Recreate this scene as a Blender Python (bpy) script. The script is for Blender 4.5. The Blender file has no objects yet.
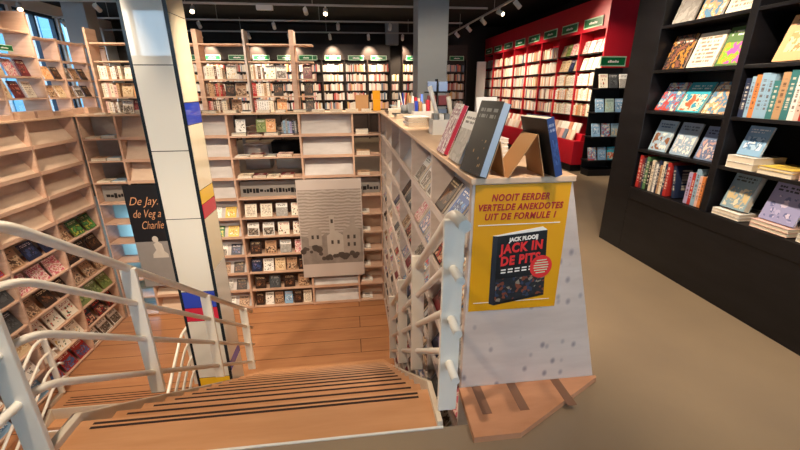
import bpy, bmesh, math, random
from mathutils import Matrix, Vector
C = bpy.context.scene.collection
R = math.radians
rnd = random.Random(7)

# ---------------------------------------------------------------- camera, sky, exposure
def setup():
    sc = bpy.context.scene
    f, yaw, pitch, roll = 390.8, R(6.86), R(19.18), R(-0.28)
    cy, sy, cp, sp = math.cos(yaw), math.sin(yaw), math.cos(pitch), math.sin(pitch)
    w = Vector((sy * cp, cy * cp, -sp)); r = Vector((cy, -sy, 0)); u = r.cross(w)
    r2 = math.cos(roll) * r + math.sin(roll) * u
    u2 = -math.sin(roll) * r + math.cos(roll) * u
    cam = bpy.data.cameras.new('camera'); co = bpy.data.objects.new('camera', cam); C.objects.link(co)
    cam.sensor_width = 36; cam.lens = 36 * f / 800; cam.clip_start = 0.03; cam.clip_end = 200
    m = Matrix((r2, u2, -w)).transposed().to_4x4(); m.translation = (0, 0, 1.6)
    co.matrix_world = m
    sc.camera = co
    wd = bpy.data.worlds.new('daylight'); sc.world = wd; wd.use_nodes = True
    bg = wd.node_tree.nodes['Background']
    bg.inputs[0].default_value = (0.66, 0.84, 1.0, 1); bg.inputs[1].default_value = 4.0
    sc.view_settings.view_transform = 'Standard'; sc.view_settings.look = 'None'
    sc.view_settings.gamma = 1; sc.view_settings.use_curve_mapping = False
    sc.view_settings.exposure = 0.6
    sc.cycles.max_bounces = 8; sc.cycles.diffuse_bounces = 4; sc.cycles.glossy_bounces = 3
    sc.cycles.transparent_max_bounces = 8
    sc.cycles.caustics_reflective = False; sc.cycles.caustics_refractive = False
    sc.cycles.sample_clamp_indirect = 6
    sc.cycles.use_denoising = True
setup()
SPOT_W = 1.0      # scale on every spot lamp

# ---------------------------------------------------------------- materials
def lin(c):
    return tuple(((v / 12.92) if v <= 0.04045 else ((v + 0.055) / 1.055) ** 2.4) for v in c)
def rgb(h):
    return lin(tuple(int(h[i:i + 2], 16) / 255 for i in (0, 2, 4))) + (1,)
def new_mat(name):
    m = bpy.data.materials.new(name); m.use_nodes = True
    return m, m.node_tree, m.node_tree.nodes['Principled BSDF']
def nd(nt, t, **kw):
    n = nt.nodes.new(t)
    for k, v in kw.items():
        setattr(n, k, v)
    return n
def mth(nt, op, a, b=None, c=None):
    n = nd(nt, 'ShaderNodeMath', operation=op)
    for i, v in enumerate((a, b, c)):
        if v is None: continue
        if isinstance(v, (int, float)): n.inputs[i].default_value = v
        else: nt.links.new(v, n.inputs[i])
    return n.outputs[0]
def mixc(nt, f, a, b):
    n = nd(nt, 'ShaderNodeMix', data_type='RGBA')
    for i, v in ((0, f), (6, a), (7, b)):
        if isinstance(v, (int, float, tuple)): n.inputs[i].default_value = v
        else: nt.links.new(v, n.inputs[i])
    return n.outputs[2]
def plain(name, col, rough=0.5, spec=0.4, metal=0.0, emit=0.0, var=0.0):
    m, nt, b = new_mat(name)
    c = rgb(col)
    b.inputs['Roughness'].default_value = rough; b.inputs['Specular IOR Level'].default_value = spec
    b.inputs['Metallic'].default_value = metal
    if var:
        no = nd(nt, 'ShaderNodeTexNoise'); no.inputs['Scale'].default_value = 7; no.inputs['Detail'].default_value = 5
        tc = nd(nt, 'ShaderNodeTexCoord'); nt.links.new(tc.outputs['Object'], no.inputs['Vector'])
        lo = tuple(v * (1 - var) for v in c[:3]) + (1,); hi = tuple(min(1, v * (1 + var)) for v in c[:3]) + (1,)
        nt.links.new(mixc(nt, no.outputs[0], lo, hi), b.inputs['Base Color'])
    else:
        b.inputs['Base Color'].default_value = c
    if emit:
        b.inputs['Emission Color'].default_value = c; b.inputs['Emission Strength'].default_value = emit
    return m
def wood(name, lo, hi, scale=(3, 3, 3), rough=0.5, plank=None, gap='3a2010', pos=True, knots=None):
    m, nt, b = new_mat(name)
    src = nd(nt, 'ShaderNodeNewGeometry').outputs['Position'] if pos else nd(nt, 'ShaderNodeTexCoord').outputs['Object']
    mp = nd(nt, 'ShaderNodeMapping'); mp.inputs['Scale'].default_value = scale; nt.links.new(src, mp.inputs['Vector'])
    no = nd(nt, 'ShaderNodeTexNoise'); no.inputs['Scale'].default_value = 1; no.inputs['Detail'].default_value = 7; no.inputs['Roughness'].default_value = 0.6
    nt.links.new(mp.outputs[0], no.inputs['Vector'])
    rp = nd(nt, 'ShaderNodeMapRange'); rp.inputs[1].default_value = 0.3; rp.inputs[2].default_value = 0.7
    nt.links.new(no.outputs[0], rp.inputs[0])
    col = mixc(nt, rp.outputs[0], rgb(lo), rgb(hi))
    if plank:
        br = nd(nt, 'ShaderNodeTexBrick'); br.inputs['Scale'].default_value = 1
        br.inputs['Brick Width'].default_value = plank[0]; br.inputs['Row Height'].default_value = plank[1]
        br.inputs['Mortar Size'].default_value = plank[2]; br.inputs['Mortar Smooth'].default_value = 0.1
        br.inputs['Color1'].default_value = (0.86, 0.86, 0.86, 1); br.inputs['Color2'].default_value = (1.1, 1.1, 1.1, 1)
        br.inputs['Mortar'].default_value = (1, 1, 1, 1); br.offset = 0.37
        nt.links.new(src, br.inputs['Vector'])
        mu = nd(nt, 'ShaderNodeMix', data_type='RGBA', blend_type='MULTIPLY'); mu.inputs[0].default_value = 1
        nt.links.new(col, mu.inputs[6]); nt.links.new(br.outputs['Color'], mu.inputs[7])
        col = mixc(nt, br.outputs['Fac'], mu.outputs[2], rgb(gap))
    if knots:
        vo = nd(nt, 'ShaderNodeTexVoronoi'); vo.inputs['Scale'].default_value = knots[1]
        mp2 = nd(nt, 'ShaderNodeMapping'); mp2.inputs['Scale'].default_value = knots[2]; nt.links.new(src, mp2.inputs['Vector'])
        nt.links.new(mp2.outputs[0], vo.inputs['Vector'])
        kr = nd(nt, 'ShaderNodeMapRange'); kr.inputs[1].default_value = 0.08; kr.inputs[2].default_value = 0.24
        kr.inputs[3].default_value = 0.75; kr.inputs[4].default_value = 0
        nt.links.new(vo.outputs['Distance'], kr.inputs[0])
        col = mixc(nt, kr.outputs[0], col, rgb(knots[0]))
    nt.links.new(col, b.inputs['Base Color'])
    b.inputs['Roughness'].default_value = rough; b.inputs['Specular IOR Level'].default_value = 0.35
    return m

M = {}
M['pine'] = wood('pine', 'bf9a84', 'd8b7a0', (2, 2, 14))
M['pine_h'] = wood('pine_boards', 'c6a188', 'dcbba2', (9, 3, 14))
M['pine_panel'] = wood('pine_panel', 'ccb29c', 'dcc6b2', (3, 3, 9))
M['white_panel'] = wood('white_stained_panel', 'b9b3b2', 'cbc6c5', (3, 3, 9))  # grey-white, paler than the pine panels
M['white_pine'] = wood('white_stained_pine', 'ccbcb2', 'dfd1c8', (3, 3, 12))  # paler than the other pine
M['counter'] = wood('counter_pine', 'cfae92', 'e2c4a8', (8, 1.5, 6), 0.42)
M['end_panel'] = wood('whitewashed_plywood', 'c2b2aa', 'd8cac2', (1.5, 2, 7), 0.5, knots=('77707c', 1.0, (13, 1, 9)))
M['stair'] = wood('stair_boards', 'b27e56', 'c6936a', (1.2, 9, 5), 0.42)
M['lower_floor'] = wood('wide_floor_boards', 'aa7450', 'be885e', (1.0, 8, 5), 0.42, plank=(40, 0.38, 0.006), gap='4a2a16')
M['base_board'] = wood('reddish_plywood', 'b07c5c', 'c99472', (2, 7, 4), 0.5)
M['brown_back'] = plain('brown_back_board', '6e564a', 0.7, var=.1)
M['groove'] = plain('groove_strip', '2c1710', 0.8)
M['cream_paint'] = plain('cream_paint', 'cfc0ac', 0.4, 0.4, var=0.04)
M['rail'] = plain('railing_enamel', 'ede7dc', 0.3, 0.5)
M['black_case'] = wood('black_stained_board', '0d0c0f', '19181c', (3, 3, 12), 0.38)
M['black_back'] = plain('black_back_board', '16161a', 0.5, 0.4, var=0.1)
M['dark_wall'] = plain('dark_brown_paint', '2d2622', 0.7, 0.3, var=0.06)
M['far_case'] = wood('dark_brown_board', '2a1d18', '3a2a22', (3, 3, 9), 0.5)
M['charcoal'] = plain('charcoal_paint', '131316', 0.8, 0.2, var=0.05)
M['grey_column'] = plain('grey_column_paint', '8e9499', 0.55, 0.3, var=0.03)
M['red_paint'] = plain('red_lacquer', 'c41c2e', 0.4, 0.4, var=0.04)
M['white_metal'] = plain('white_metal', 'd8d8d6', 0.35)
M['track'] = plain('track_grey', 'a6a4a2', 0.4)
M['lens'] = plain('lamp_lens', 'ffe2b4', 0.3, emit=14)
M['sign_green'] = plain('sign_green', '0b6b3a', 0.4)
M['sign_edge'] = plain('sign_pale_edge', 'bfe0c0', 0.4)
M['white'] = plain('white_print', 'f2eee8', 0.5)
M['pages'] = plain('page_edges', 'e8dcc8', 0.7, 0.2, var=0.06)
M['white_pages'] = plain('white_page_edges', 'eef0f2', 0.7, 0.2)
M['kraft'] = plain('kraft_card', 'c09468', 0.7, 0.2, var=0.05)
M['yellow'] = plain('poster_yellow', 'e0a00c', 0.45, 0.3)
M['red_ink'] = plain('poster_red_ink', 'a8241a', 0.4)
M['hot_red'] = plain('bright_red_ink', 'e03030', 0.4)
M['black'] = plain('black_print', '0c0c0e', 0.35)
M['orange_ink'] = plain('sand_orange_ink', 'd8a078', 0.5)
M['col_white'] = plain('column_white_gloss', 'e2dfd6', 0.08, 0.5)
M['col_cream'] = plain('column_cream_gloss', 'f0e2c4', 0.12, 0.5)
M['col_blue'] = plain('column_blue_gloss', '1a3fc0', 0.12, 0.5)
M['col_red'] = plain('column_red_gloss', 'd0123c', 0.12, 0.5)
M['col_yellow'] = plain('column_yellow_gloss', 'f4c40c', 0.12, 0.5)
M['col_line'] = plain('column_dark_line', '1c242c', 0.25, 0.5)
M['mullion'] = plain('blue_grey_window_frame', '2c3e52', 0.4)
M['white_wall'] = plain('white_wall_paint', 'dcdcdc', 0.7, 0.2, var=0.03)
M['plaster'] = plain('warm_plaster', 'b8a692', 0.8, 0.2, var=0.05)
M['lightbox'] = plain('lit_blue_panel', '86c8f4', 0.4, emit=5)  # glow added for the blue strips in the corner bay
M['wicker'] = plain('brown_wicker', '7a5236', 0.7, var=0.3)
M['grey_plastic'] = plain('grey_plastic', '84888c', 0.4)
M['facade'] = plain('pale_blue_facade', 'c8dcec', 0.8)

for k_ in ('col_white', 'col_cream', 'col_blue', 'col_red', 'col_yellow'):
    b_ = M[k_].node_tree.nodes['Principled BSDF']; b_.inputs['Coat Weight'].default_value = 1; b_.inputs['Coat Roughness'].default_value = .015; b_.inputs['Coat IOR'].default_value = 1.75; b_.inputs['Roughness'].default_value = .4
def floor_mat():
    m, nt, b = new_mat('polished_concrete')
    g = nd(nt, 'ShaderNodeNewGeometry')
    n1 = nd(nt, 'ShaderNodeTexNoise'); n1.inputs['Scale'].default_value = 1.3; n1.inputs['Detail'].default_value = 6
    n2 = nd(nt, 'ShaderNodeTexNoise'); n2.inputs['Scale'].default_value = 40; n2.inputs['Detail'].default_value = 3
    for n in (n1, n2): nt.links.new(g.outputs['Position'], n.inputs['Vector'])
    a = mixc(nt, n1.outputs[0], rgb('75675a'), rgb('9c886e'))
    c = mixc(nt, mth(nt, 'MULTIPLY', n2.outputs[0], 0.25), a, rgb('7e7264'))
    nt.links.new(c, b.inputs['Base Color'])
    b.inputs['Roughness'].default_value = 0.36; b.inputs['Specular IOR Level'].default_value = 0.4
    return m
M['concrete'] = floor_mat()
def glass_mat():
    m, nt, b = new_mat('window_glass')
    out = nt.nodes['Material Output']
    t = nd(nt, 'ShaderNodeBsdfTransparent'); gl = nd(nt, 'ShaderNodeBsdfGlossy'); gl.inputs['Roughness'].default_value = 0.02
    t.inputs[0].default_value = (0.92, 0.97, 1, 1)
    mx = nd(nt, 'ShaderNodeMixShader'); mx.inputs[0].default_value = 0.05
    nt.links.new(t.outputs[0], mx.inputs[1]); nt.links.new(gl.outputs[0], mx.inputs[2])
    nt.links.new(mx.outputs[0], out.inputs[0])
    return m
M['glass'] = glass_mat()
def island_mat(name, cols):
    m, nt, b = new_mat(name)
    g = nd(nt, 'ShaderNodeNewGeometry')
    cr = nd(nt, 'ShaderNodeValToRGB'); cr.color_ramp.interpolation = 'CONSTANT'
    e = cr.color_ramp.elements
    while len(e) < len(cols): e.new(0.5)
    for i, c in enumerate(cols):
        e[i].position = i / len(cols); e[i].color = rgb(c)
    nt.links.new(g.outputs['Random Per Island'], cr.inputs[0])
    nt.links.new(cr.outputs[0], b.inputs['Base Color']); b.inputs['Roughness'].default_value = 0.5
    return m
M['mixed_books'] = island_mat('mixed_paperback_covers', ['efe4d4', 'e8d3bd', 'f2ece4', 'e4b9a0', 'e9dccb', 'd98f6e', 'f4efe8', 'e7c9b2', 'c9524a', 'efe6da', 'e8b56a', 'd9c8c0', 'f0e2cf', '6f7f96', 'eadbd0', 'b98a7c', 'f3e8dc', 'e2a8a0'])

# ---- book covers: (key, words, ground, ink, picture colours, layout)
DES = [
 ('cream_red', 'cream, red-figured', 'efe6d6', 'a02818', ('c8321e', '3a5a3a', 'efe6d6'), 'spots'),
 ('white_photo', 'white, grey-photo', 'ece8e2', '3a3a3a', ('8a7a6c', '4a4038', 'b8aca0'), 'low'),
 ('dark_brown', 'dark brown', '2e1e18', 'e0c8a0', ('5c3a28', '241610', '8a5c3c'), 'mid'),
 ('pink_floral', 'pink, flowered', 'e8b8b0', 'a04050', ('d06a78', 'f0d8d0', 'c89080'), 'all'),
 ('navy', 'navy', '1c2440', 'd8c8d0', ('3c4a78', '141a30', '7a6a90'), 'mid'),
 ('olive', 'olive green', '7c8a4c', 'f0f0d8', ('a4ac6c', '566432', '8a9c5a'), 'mid'),
 ('black_red', 'black and red', '1a1414', 'e04a30', ('b02c20', '2c1a18', 'd0a080'), 'low'),
 ('sand', 'sand-coloured', 'dcc09a', '6a4428', ('c09c70', 'e8d4b4', '9c7448'), 'mid'),
 ('white_speck', 'white, speckled', 'f0e8da', '7c5a30', ('e0b860', 'f0e8da', '5c6c48'), 'spots'),
 ('red_blue', 'red and blue', 'b02c2c', 'f0e0d0', ('3c5c90', '8c2424', '5a80b0'), 'low'),
 ('grey', 'charcoal grey', '45484c', 'c8c8c8', ('5c6064', '36383c', '6c7074'), 'mid'),
 ('green', 'bright green', '2c6a38', 'f0e8b0', ('54a050', '204c2c', 'c8c050'), 'low'),
 ('yellow_cream', 'yellow', 'e8c050', '5a4420', ('f0d880', 'd8a030', 'f4ecd0'), 'mid'),
 ('tan_photo', 'tan, photo-covered', 'b08868', '2c1c14', ('7c5a44', 'd0b090', '4c3428'), 'low'),
 ('white_black', 'white, black-drawn', 'f0ece6', '181818', ('f0ece6', '282828', 'c8c4be'), 'spots'),
 ('maroon', 'maroon', '6a1c24', 'f0d8b8', ('8c3438', '481418', 'b07060'), 'mid'),
 ('blue_sky', 'light blue', '8cb4d8', 'f4f4f8', ('b4d0e8', '5c88b4', 'e8eef4'), 'mid'),
 ('blue_bright', 'vivid blue', '1c5cb0', 'f4f4f4', ('3c8cd8', '123c7c', 'c8e0f4'), 'mid'),
 ('teal_fig', 'teal, painted-figure', '2c5c64', 'e0e0d0', ('c08840', '2a2a30', '8c5a4a'), 'all'),
 ('cream_text', 'cream, text-covered', 'ece2d0', '9a8878', ('ece2d0', 'e0d4c0', 'f0e8dc'), 'text'),
 ('green_flower', 'green, pink-flowered', '5c7c4c', 'f0f0e0', ('d85cb0', '88b838', 'f0a040'), 'low'),
 ('busy_blue', 'blue, crowded-picture', '3c6c98', 'f4f4f4', ('c85048', '5c94c0', 'e8dcc0'), 'all'),
 ('turquoise', 'turquoise, sun-patterned', '3cb0c8', 'f0f8f8', ('d86848', 'e8e0c8', '3c98b8'), 'low'),
 ('busy_red', 'red, crowded-picture', 'a8483c', 'f4ecdc', ('5c8cb0', 'd8a878', 'e8e0d0'), 'all'),
 ('deer', 'pale blue, deer-faced', 'a8c4d8', '4c6c94', ('8c5c3c', 'a8c4d8', 'f0ece4'), 'low'),
 ('snow', 'pale blue, snowy', '9cb4cc', '5c6c84', ('e8e0d8', '9cb4cc', 'f4f0ec'), 'low'),
 ('dusk', 'dusky blue and rose', '7c90b4', '303c5c', ('d0a8a0', '6c7ca4', 'e8d4c8'), 'low'),
 ('orange', 'orange', 'eab07c', '503024', ('e89c60', 'f4d0a8', 'd88850'), 'mid'),
 ('lilac', 'lilac, patterned', 'a0a0cc', '303850', ('bcb8dc', '6c74a8', 'd8d0e8'), 'spots'),
 ('sky_sand', 'blue and sand', '8ca8b8', '404c50', ('d8c090', '8ca8b8', 'e8dcc0'), 'low'),
 ('pale_green', 'pale green, patterned', 'b0c8c0', '405850', ('e0c868', '88a8a0', 'd8e4dc'), 'spots'),
 ('grey_white', 'white and grey', 'e8e7e4', '585858', ('a8a4a0', '98948f', 'b4b0ac'), 'low2'),
 ('pink_white', 'white, plum-drawn', 'e4d8d8', '8c4460', ('a86c84', 'e4d8d8', '7c3c58'), 'all'),
 ('black_gold', 'large black', '1a1e20', '8c9090', ('b89868', '1a1e20', '2a2c2e'), 'dots'),
 ('blank_back', 'dark', '3a3434', '6c6464', ('4a4444', '383232', '504848'), 'text'),
 ('blue_spine', 'dark with blue spine', '28407c', 'a8b0c8', ('34508c', '22346c', '4c68a4'), 'mid'),
]
DW = {d[0]: d[1] for d in DES}
def cover(key, words, ground, ink, pic, layout, seed):
    m, nt, b = new_mat('cover_' + key)
    uv = nd(nt, 'ShaderNodeUVMap'); sx = nd(nt, 'ShaderNodeSeparateXYZ'); nt.links.new(uv.outputs[0], sx.inputs[0])
    u, v = sx.outputs[0], sx.outputs[1]
    oi = nd(nt, 'ShaderNodeObjectInfo')
    def rect(u0, u1, v0, v1):
        a = mth(nt, 'MULTIPLY', mth(nt, 'GREATER_THAN', u, u0), mth(nt, 'LESS_THAN', u, u1))
        c = mth(nt, 'MULTIPLY', mth(nt, 'GREATER_THAN', v, v0), mth(nt, 'LESS_THAN', v, v1))
        return mth(nt, 'MULTIPLY', a, c)
    cb = nd(nt, 'ShaderNodeCombineXYZ'); nt.links.new(u, cb.inputs[0]); nt.links.new(v, cb.inputs[1])
    nt.links.new(mth(nt, 'ADD', mth(nt, 'MULTIPLY', oi.outputs['Random'], 40), seed * 3.1), cb.inputs[2])
    no = nd(nt, 'ShaderNodeTexNoise'); no.inputs['Scale'].default_value = 4.5 if layout != 'all' else 6; no.inputs['Detail'].default_value = 4
    nt.links.new(cb.outputs[0], no.inputs['Vector'])
    cr = nd(nt, 'ShaderNodeValToRGB'); cr.color_ramp.interpolation = 'CONSTANT'
    e = cr.color_ramp.elements; e.new(0.5)
    for i, p in enumerate((0, 0.46, 0.56)):
        e[i].position = p; e[i].color = rgb(pic[i])
    nt.links.new(no.outputs[0], cr.inputs[0])
    box = {'low': (0.06, 0.94, 0.05, 0.6), 'low2': (0, 1, 0, 0.66), 'mid': (0.14, 0.86, 0.2, 0.64), 'all': (0, 1, 0, 1), 'spots': (0.1, 0.9, 0.08, 0.66), 'text': (2, 3, 0, 1), 'dots': (0.15, 0.85, 0.05, 0.6)}[layout]
    pm = rect(*box)
    if layout in ('spots', 'dots'):
        vo = nd(nt, 'ShaderNodeTexVoronoi'); vo.inputs['Scale'].default_value = 6 if layout == 'spots' else 9
        nt.links.new(cb.outputs[0], vo.inputs['Vector'])
        pm = mth(nt, 'MULTIPLY', pm, mth(nt, 'LESS_THAN', vo.outputs['Distance'], 0.42 if layout == 'spots' else 0.22))
    col = mixc(nt, pm, rgb(ground), cr.outputs[0])
    # lines of small print
    rows = 9 if layout == 'text' else 12
    vr = mth(nt, 'MULTIPLY', v, rows)
    cell = nd(nt, 'ShaderNodeCombineXYZ'); nt.links.new(mth(nt, 'MULTIPLY', u, 16), cell.inputs[0]); nt.links.new(mth(nt, 'MULTIPLY', mth(nt, 'FLOOR', vr), 5.3), cell.inputs[1])
    nt.links.new(mth(nt, 'ADD', mth(nt, 'MULTIPLY', oi.outputs['Random'], 30), seed), cell.inputs[2])
    tn = nd(nt, 'ShaderNodeTexNoise'); tn.inputs['Scale'].default_value = 1.0; tn.inputs['Detail'].default_value = 0; nt.links.new(cell.outputs[0], tn.inputs['Vector'])
    fr = mth(nt, 'FRACT', vr)
    tx = mth(nt, 'MULTIPLY', mth(nt, 'GREATER_THAN', tn.outputs[0], 0.44), mth(nt, 'MULTIPLY', mth(nt, 'GREATER_THAN', fr, 0.25), mth(nt, 'LESS_THAN', fr, 0.8)))
    tr = rect(0.12, 0.88, 0.08, 0.92) if layout == 'text' else rect(0.12, 0.88, 0.75, 0.92)
    col = mixc(nt, mth(nt, 'MULTIPLY', tx, tr), col, rgb(ink))
    nt.links.new(col, b.inputs['Base Color']); b.inputs['Roughness'].default_value = 0.35
    return m
COV = {d[0]: cover(*d, i) for i, d in enumerate(DES)}
PAL = {'cream': 'efe2cc', 'white': 'f2eee8', 'pale pink': 'ecc4b8', 'orange': 'e0884c', 'red': 'b8302c', 'navy': '24304e', 'teal': '3c7c80', 'green': '5c8a5c', 'grey': '8c8c8e', 'black': '1c1a1c', 'yellow': 'e4c458', 'brown': '6c4834', 'light blue': '94b8d4', 'lilac': 'b0a4cc', 'maroon': '6c2028', 'tan': 'c09a74'}
def spine(name, col):
    m, nt, b = new_mat('spine_' + name.replace(' ', '_'))
    uv = nd(nt, 'ShaderNodeUVMap'); sx = nd(nt, 'ShaderNodeSeparateXYZ'); nt.links.new(uv.outputs[0], sx.inputs[0])
    u, v = sx.outputs[0], sx.outputs[1]
    oi = nd(nt, 'ShaderNodeObjectInfo')
    vv = mth(nt, 'ADD', mth(nt, 'MULTIPLY', v, 14), mth(nt, 'MULTIPLY', oi.outputs['Random'], 50))
    tn = nd(nt, 'ShaderNodeTexNoise', noise_dimensions='1D'); tn.inputs['Scale'].default_value = 1; nt.links.new(vv, tn.inputs['W'])
    a = mth(nt, 'MULTIPLY', mth(nt, 'GREATER_THAN', tn.outputs[0], 0.5), mth(nt, 'MULTIPLY', mth(nt, 'GREATER_THAN', v, 0.2), mth(nt, 'LESS_THAN', v, 0.86)))
    a = mth(nt, 'MULTIPLY', a, mth(nt, 'LESS_THAN', mth(nt, 'ABSOLUTE', mth(nt, 'SUBTRACT', u, 0.5)), 0.22))
    c = rgb(col); dark = sum(c[:3]) < 0.9
    ink = rgb('e8e0d0') if dark else rgb('5a4038')
    nt.links.new(mixc(nt, mth(nt, 'MULTIPLY', a, 0.8), c, ink), b.inputs['Base Color']); b.inputs['Roughness'].default_value = 0.4
    return m
SPN = {k: spine(k, v) for k, v in PAL.items()}

# ---------------------------------------------------------------- mesh helpers
class MB:
    def __init__(s): s.v, s.f, s.m, s.uv = [], [], [], {}
    def face(s, pts, m=0, uv=None):
        i = len(s.v); s.v += [tuple(p) for p in pts]; s.f.append(tuple(range(i, i + len(pts)))); s.m.append(m)
        if uv: s.uv[len(s.f) - 1] = uv
    def hexa(s, p, m=0):
        i = len(s.v); s.v += [tuple(q) for q in p]
        for q in ((0, 3, 2, 1), (4, 5, 6, 7), (0, 1, 5, 4), (1, 2, 6, 5), (2, 3, 7, 6), (3, 0, 4, 7)):
            s.f.append(tuple(i + k for k in q)); s.m.append(m)
        return s
    def box(s, x0, x1, y0, y1, z0, z1, m=0):
        return s.hexa(((x0, y0, z0), (x1, y0, z0), (x1, y1, z0), (x0, y1, z0), (x0, y0, z1), (x1, y0, z1), (x1, y1, z1), (x0, y1, z1)), m)
    def prism(s, poly, axis, a, b, m=0):
        """poly in the two other axes (in x, y, z order), swept from a to b along axis"""
        def P(q, t): l = list(q); l.insert('xyz'.index(axis), t); return tuple(l)
        ar = sum(poly[k][0] * poly[(k + 1) % len(poly)][1] - poly[(k + 1) % len(poly)][0] * poly[k][1] for k in range(len(poly)))
        if (ar < 0) != (axis == 'y'): poly = poly[::-1]
        n = len(poly); i = len(s.v)
        s.v += [P(q, a) for q in poly] + [P(q, b) for q in poly]
        s.f.append(tuple(i + k for k in range(n - 1, -1, -1))); s.f.append(tuple(i + n + k for k in range(n))); s.m += [m, m]
        for k in range(n):
            j = (k + 1) % n; s.f.append((i + k, i + j, i + n + j, i + n + k)); s.m.append(m)
        return s
    def tube(s, pts, r, n=12, m=0, r2=None):
        pts = [Vector(p) for p in pts]; i = len(s.v); K = len(pts)
        t0 = (pts[1] - pts[0]).normalized(); up = Vector((0, 0, 1)) if abs(t0.z) < 0.9 else Vector((1, 0, 0))
        for k, p in enumerate(pts):
            t = (pts[min(k + 1, K - 1)] - pts[max(k - 1, 0)]).normalized()
            a = t.cross(up).normalized(); b = a.cross(t).normalized()
            rr = r if r2 is None else r + (r2 - r) * k / (K - 1)
            s.v += [tuple(p + a * math.cos(2 * math.pi * j / n) * rr + b * math.sin(2 * math.pi * j / n) * rr) for j in range(n)]
        for k in range(K - 1):
            for j in range(n):
                l = (j + 1) % n
                s.f.append((i + k * n + j, i + (k + 1) * n + j, i + (k + 1) * n + l, i + k * n + l)); s.m.append(m)
        s.f.append(tuple(i + j for j in range(n))); s.f.append(tuple(i + (K - 1) * n + j for j in range(n - 1, -1, -1))); s.m += [m, m]
        return s
    def build(s, name, mats, parent=None, bevel=0.0, smooth=False, loc=None):
        me = bpy.data.meshes.new(name); me.from_pydata(s.v, [], s.f)
        for x in (mats if isinstance(mats, (list, tuple)) else [mats]):
            me.materials.append(M[x] if isinstance(x, str) else x)
        me.polygons.foreach_set('material_index', s.m)
        if s.uv:
            ul = me.uv_layers.new(name='UVMap')
            for fi, q in s.uv.items():
                for k, li in enumerate(me.polygons[fi].loop_indices): ul.data[li].uv = q[k]
        bm = bmesh.new(); bm.from_mesh(me); bmesh.ops.recalc_face_normals(bm, faces=bm.faces); bm.to_mesh(me); bm.free()
        if smooth:
            for p in me.polygons: p.use_smooth = len(p.vertices) == 4
        o = bpy.data.objects.new(name, me); C.objects.link(o)
        if parent: o.parent = parent
        if loc: o.location = loc
        if bevel:
            b = o.modifiers.new('edge', 'BEVEL'); b.width = bevel; b.segments = 2; b.limit_method = 'ANGLE'
        return o
def tag(o, label, cat, group=None):
    if not 4 <= len(label.split()) <= 16: print('BADLABEL', label)
    o['label'] = label; o['category'] = cat
    if group: o['group'] = group
    return o
def thing(name, label, cat, loc=(0, 0, 0), rz=0.0, group=None):
    o = bpy.data.objects.new(name, None); C.objects.link(o); o.location = loc; o.rotation_euler = (0, 0, rz)
    o.empty_display_size = 0.1
    return tag(o, label, cat, group)
def struct(name, mb, mats, **k):
    o = mb.build(name, mats, **k); o['kind'] = 'structure'; return o
def copy_tree(o, parent=None, skip=()):
    c = o.copy(); C.objects.link(c)
    if parent: c.parent = parent
    for ch in list(o.children):
        if not any(ch.name.startswith(k) for k in skip): copy_tree(ch, c, skip)
    return c
def text_mesh(body, size, mat, parent, name, loc, rot, shear=0.0, bold=0.0, extrude=0.0008, align='CENTER', width=None, space=1.0):
    cu = bpy.data.curves.new('lettering', 'FONT'); cu.body = body; cu.size = size; cu.shear = shear; cu.offset = bold; cu.extrude = extrude
    cu.align_x = align; cu.align_y = 'CENTER'; cu.resolution_u = 3; cu.space_character = space
    t = bpy.data.objects.new('lettering', cu); C.objects.link(t)
    me = bpy.data.meshes.new_from_object(t.evaluated_get(bpy.context.evaluated_depsgraph_get()))
    bpy.data.objects.remove(t); bpy.data.curves.remove(cu)
    if width:
        xs = [v.co.x for v in me.vertices]; k = width / (max(xs) - min(xs))
        for v in me.vertices: v.co.x *= k
    me.materials.clear(); me.materials.append(M[mat])
    o = bpy.data.objects.new(name, me); C.objects.link(o)
    o.location = loc; o.rotation_euler = rot; o.parent = parent
    return o
ORD = ['first', 'second', 'third', 'fourth', 'fifth', 'sixth', 'seventh', 'eighth', 'ninth', 'tenth', 'eleventh', 'twelfth', 'thirteenth', 'fourteenth', 'fifteenth', 'sixteenth', 'seventeenth', 'eighteenth', 'nineteenth', 'twentieth', 'twenty-first', 'twenty-second', 'twenty-third', 'twenty-fourth', 'twenty-fifth', 'twenty-sixth', 'twenty-seventh', 'twenty-eighth']

# ---- books: origin at the bottom middle of the front cover, front cover looks to -Y, spine on the -X side
BOOKS = {}
def book_proto(w, h, t, split):
    key = (round(w, 3), round(h, 3), round(t, 3), split)
    if key in BOOKS: return BOOKS[key]
    c = MB(); b = 0.0025; o = 0.003
    x0, x1 = -w / 2, w / 2
    q = [(0, 0), (1, 0), (1, 1), (0, 1)]
    def board(y0, y1, front):
        i = len(c.f); c.box(x0, x1, y0, y1, 0, h)
        c.uv[i + 2] = q                       # face looking to -Y
        c.uv[i + 4] = [(1, 0), (0, 0), (0, 1), (1, 1)]
    board(0, b, True); board(t - b, t, False)
    i = len(c.f); c.box(x0, x0 + b, b, t - b, 0, h); c.uv[i + 5] = [(1, 0), (0, 0), (0, 1), (1, 1)]
    if not split:
        c.box(x0 + b, x1 - o, b, t - b, o, h - o, 1)
    ob = c.build('book', [COV['grey'], M['pages']])
    kids = []
    if split:
        p = MB().box(x0 + b, x1 - o, b, t - b, o, h - o).build('page_block', 'pages', ob); kids.append(p)
    ob.material_slots[0].link = 'OBJECT'
    C.objects.unlink(ob)
    for k in kids: C.objects.unlink(k)
    BOOKS[key] = (ob, kids)
    return BOOKS[key]
NB = {'n': 0}
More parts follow.
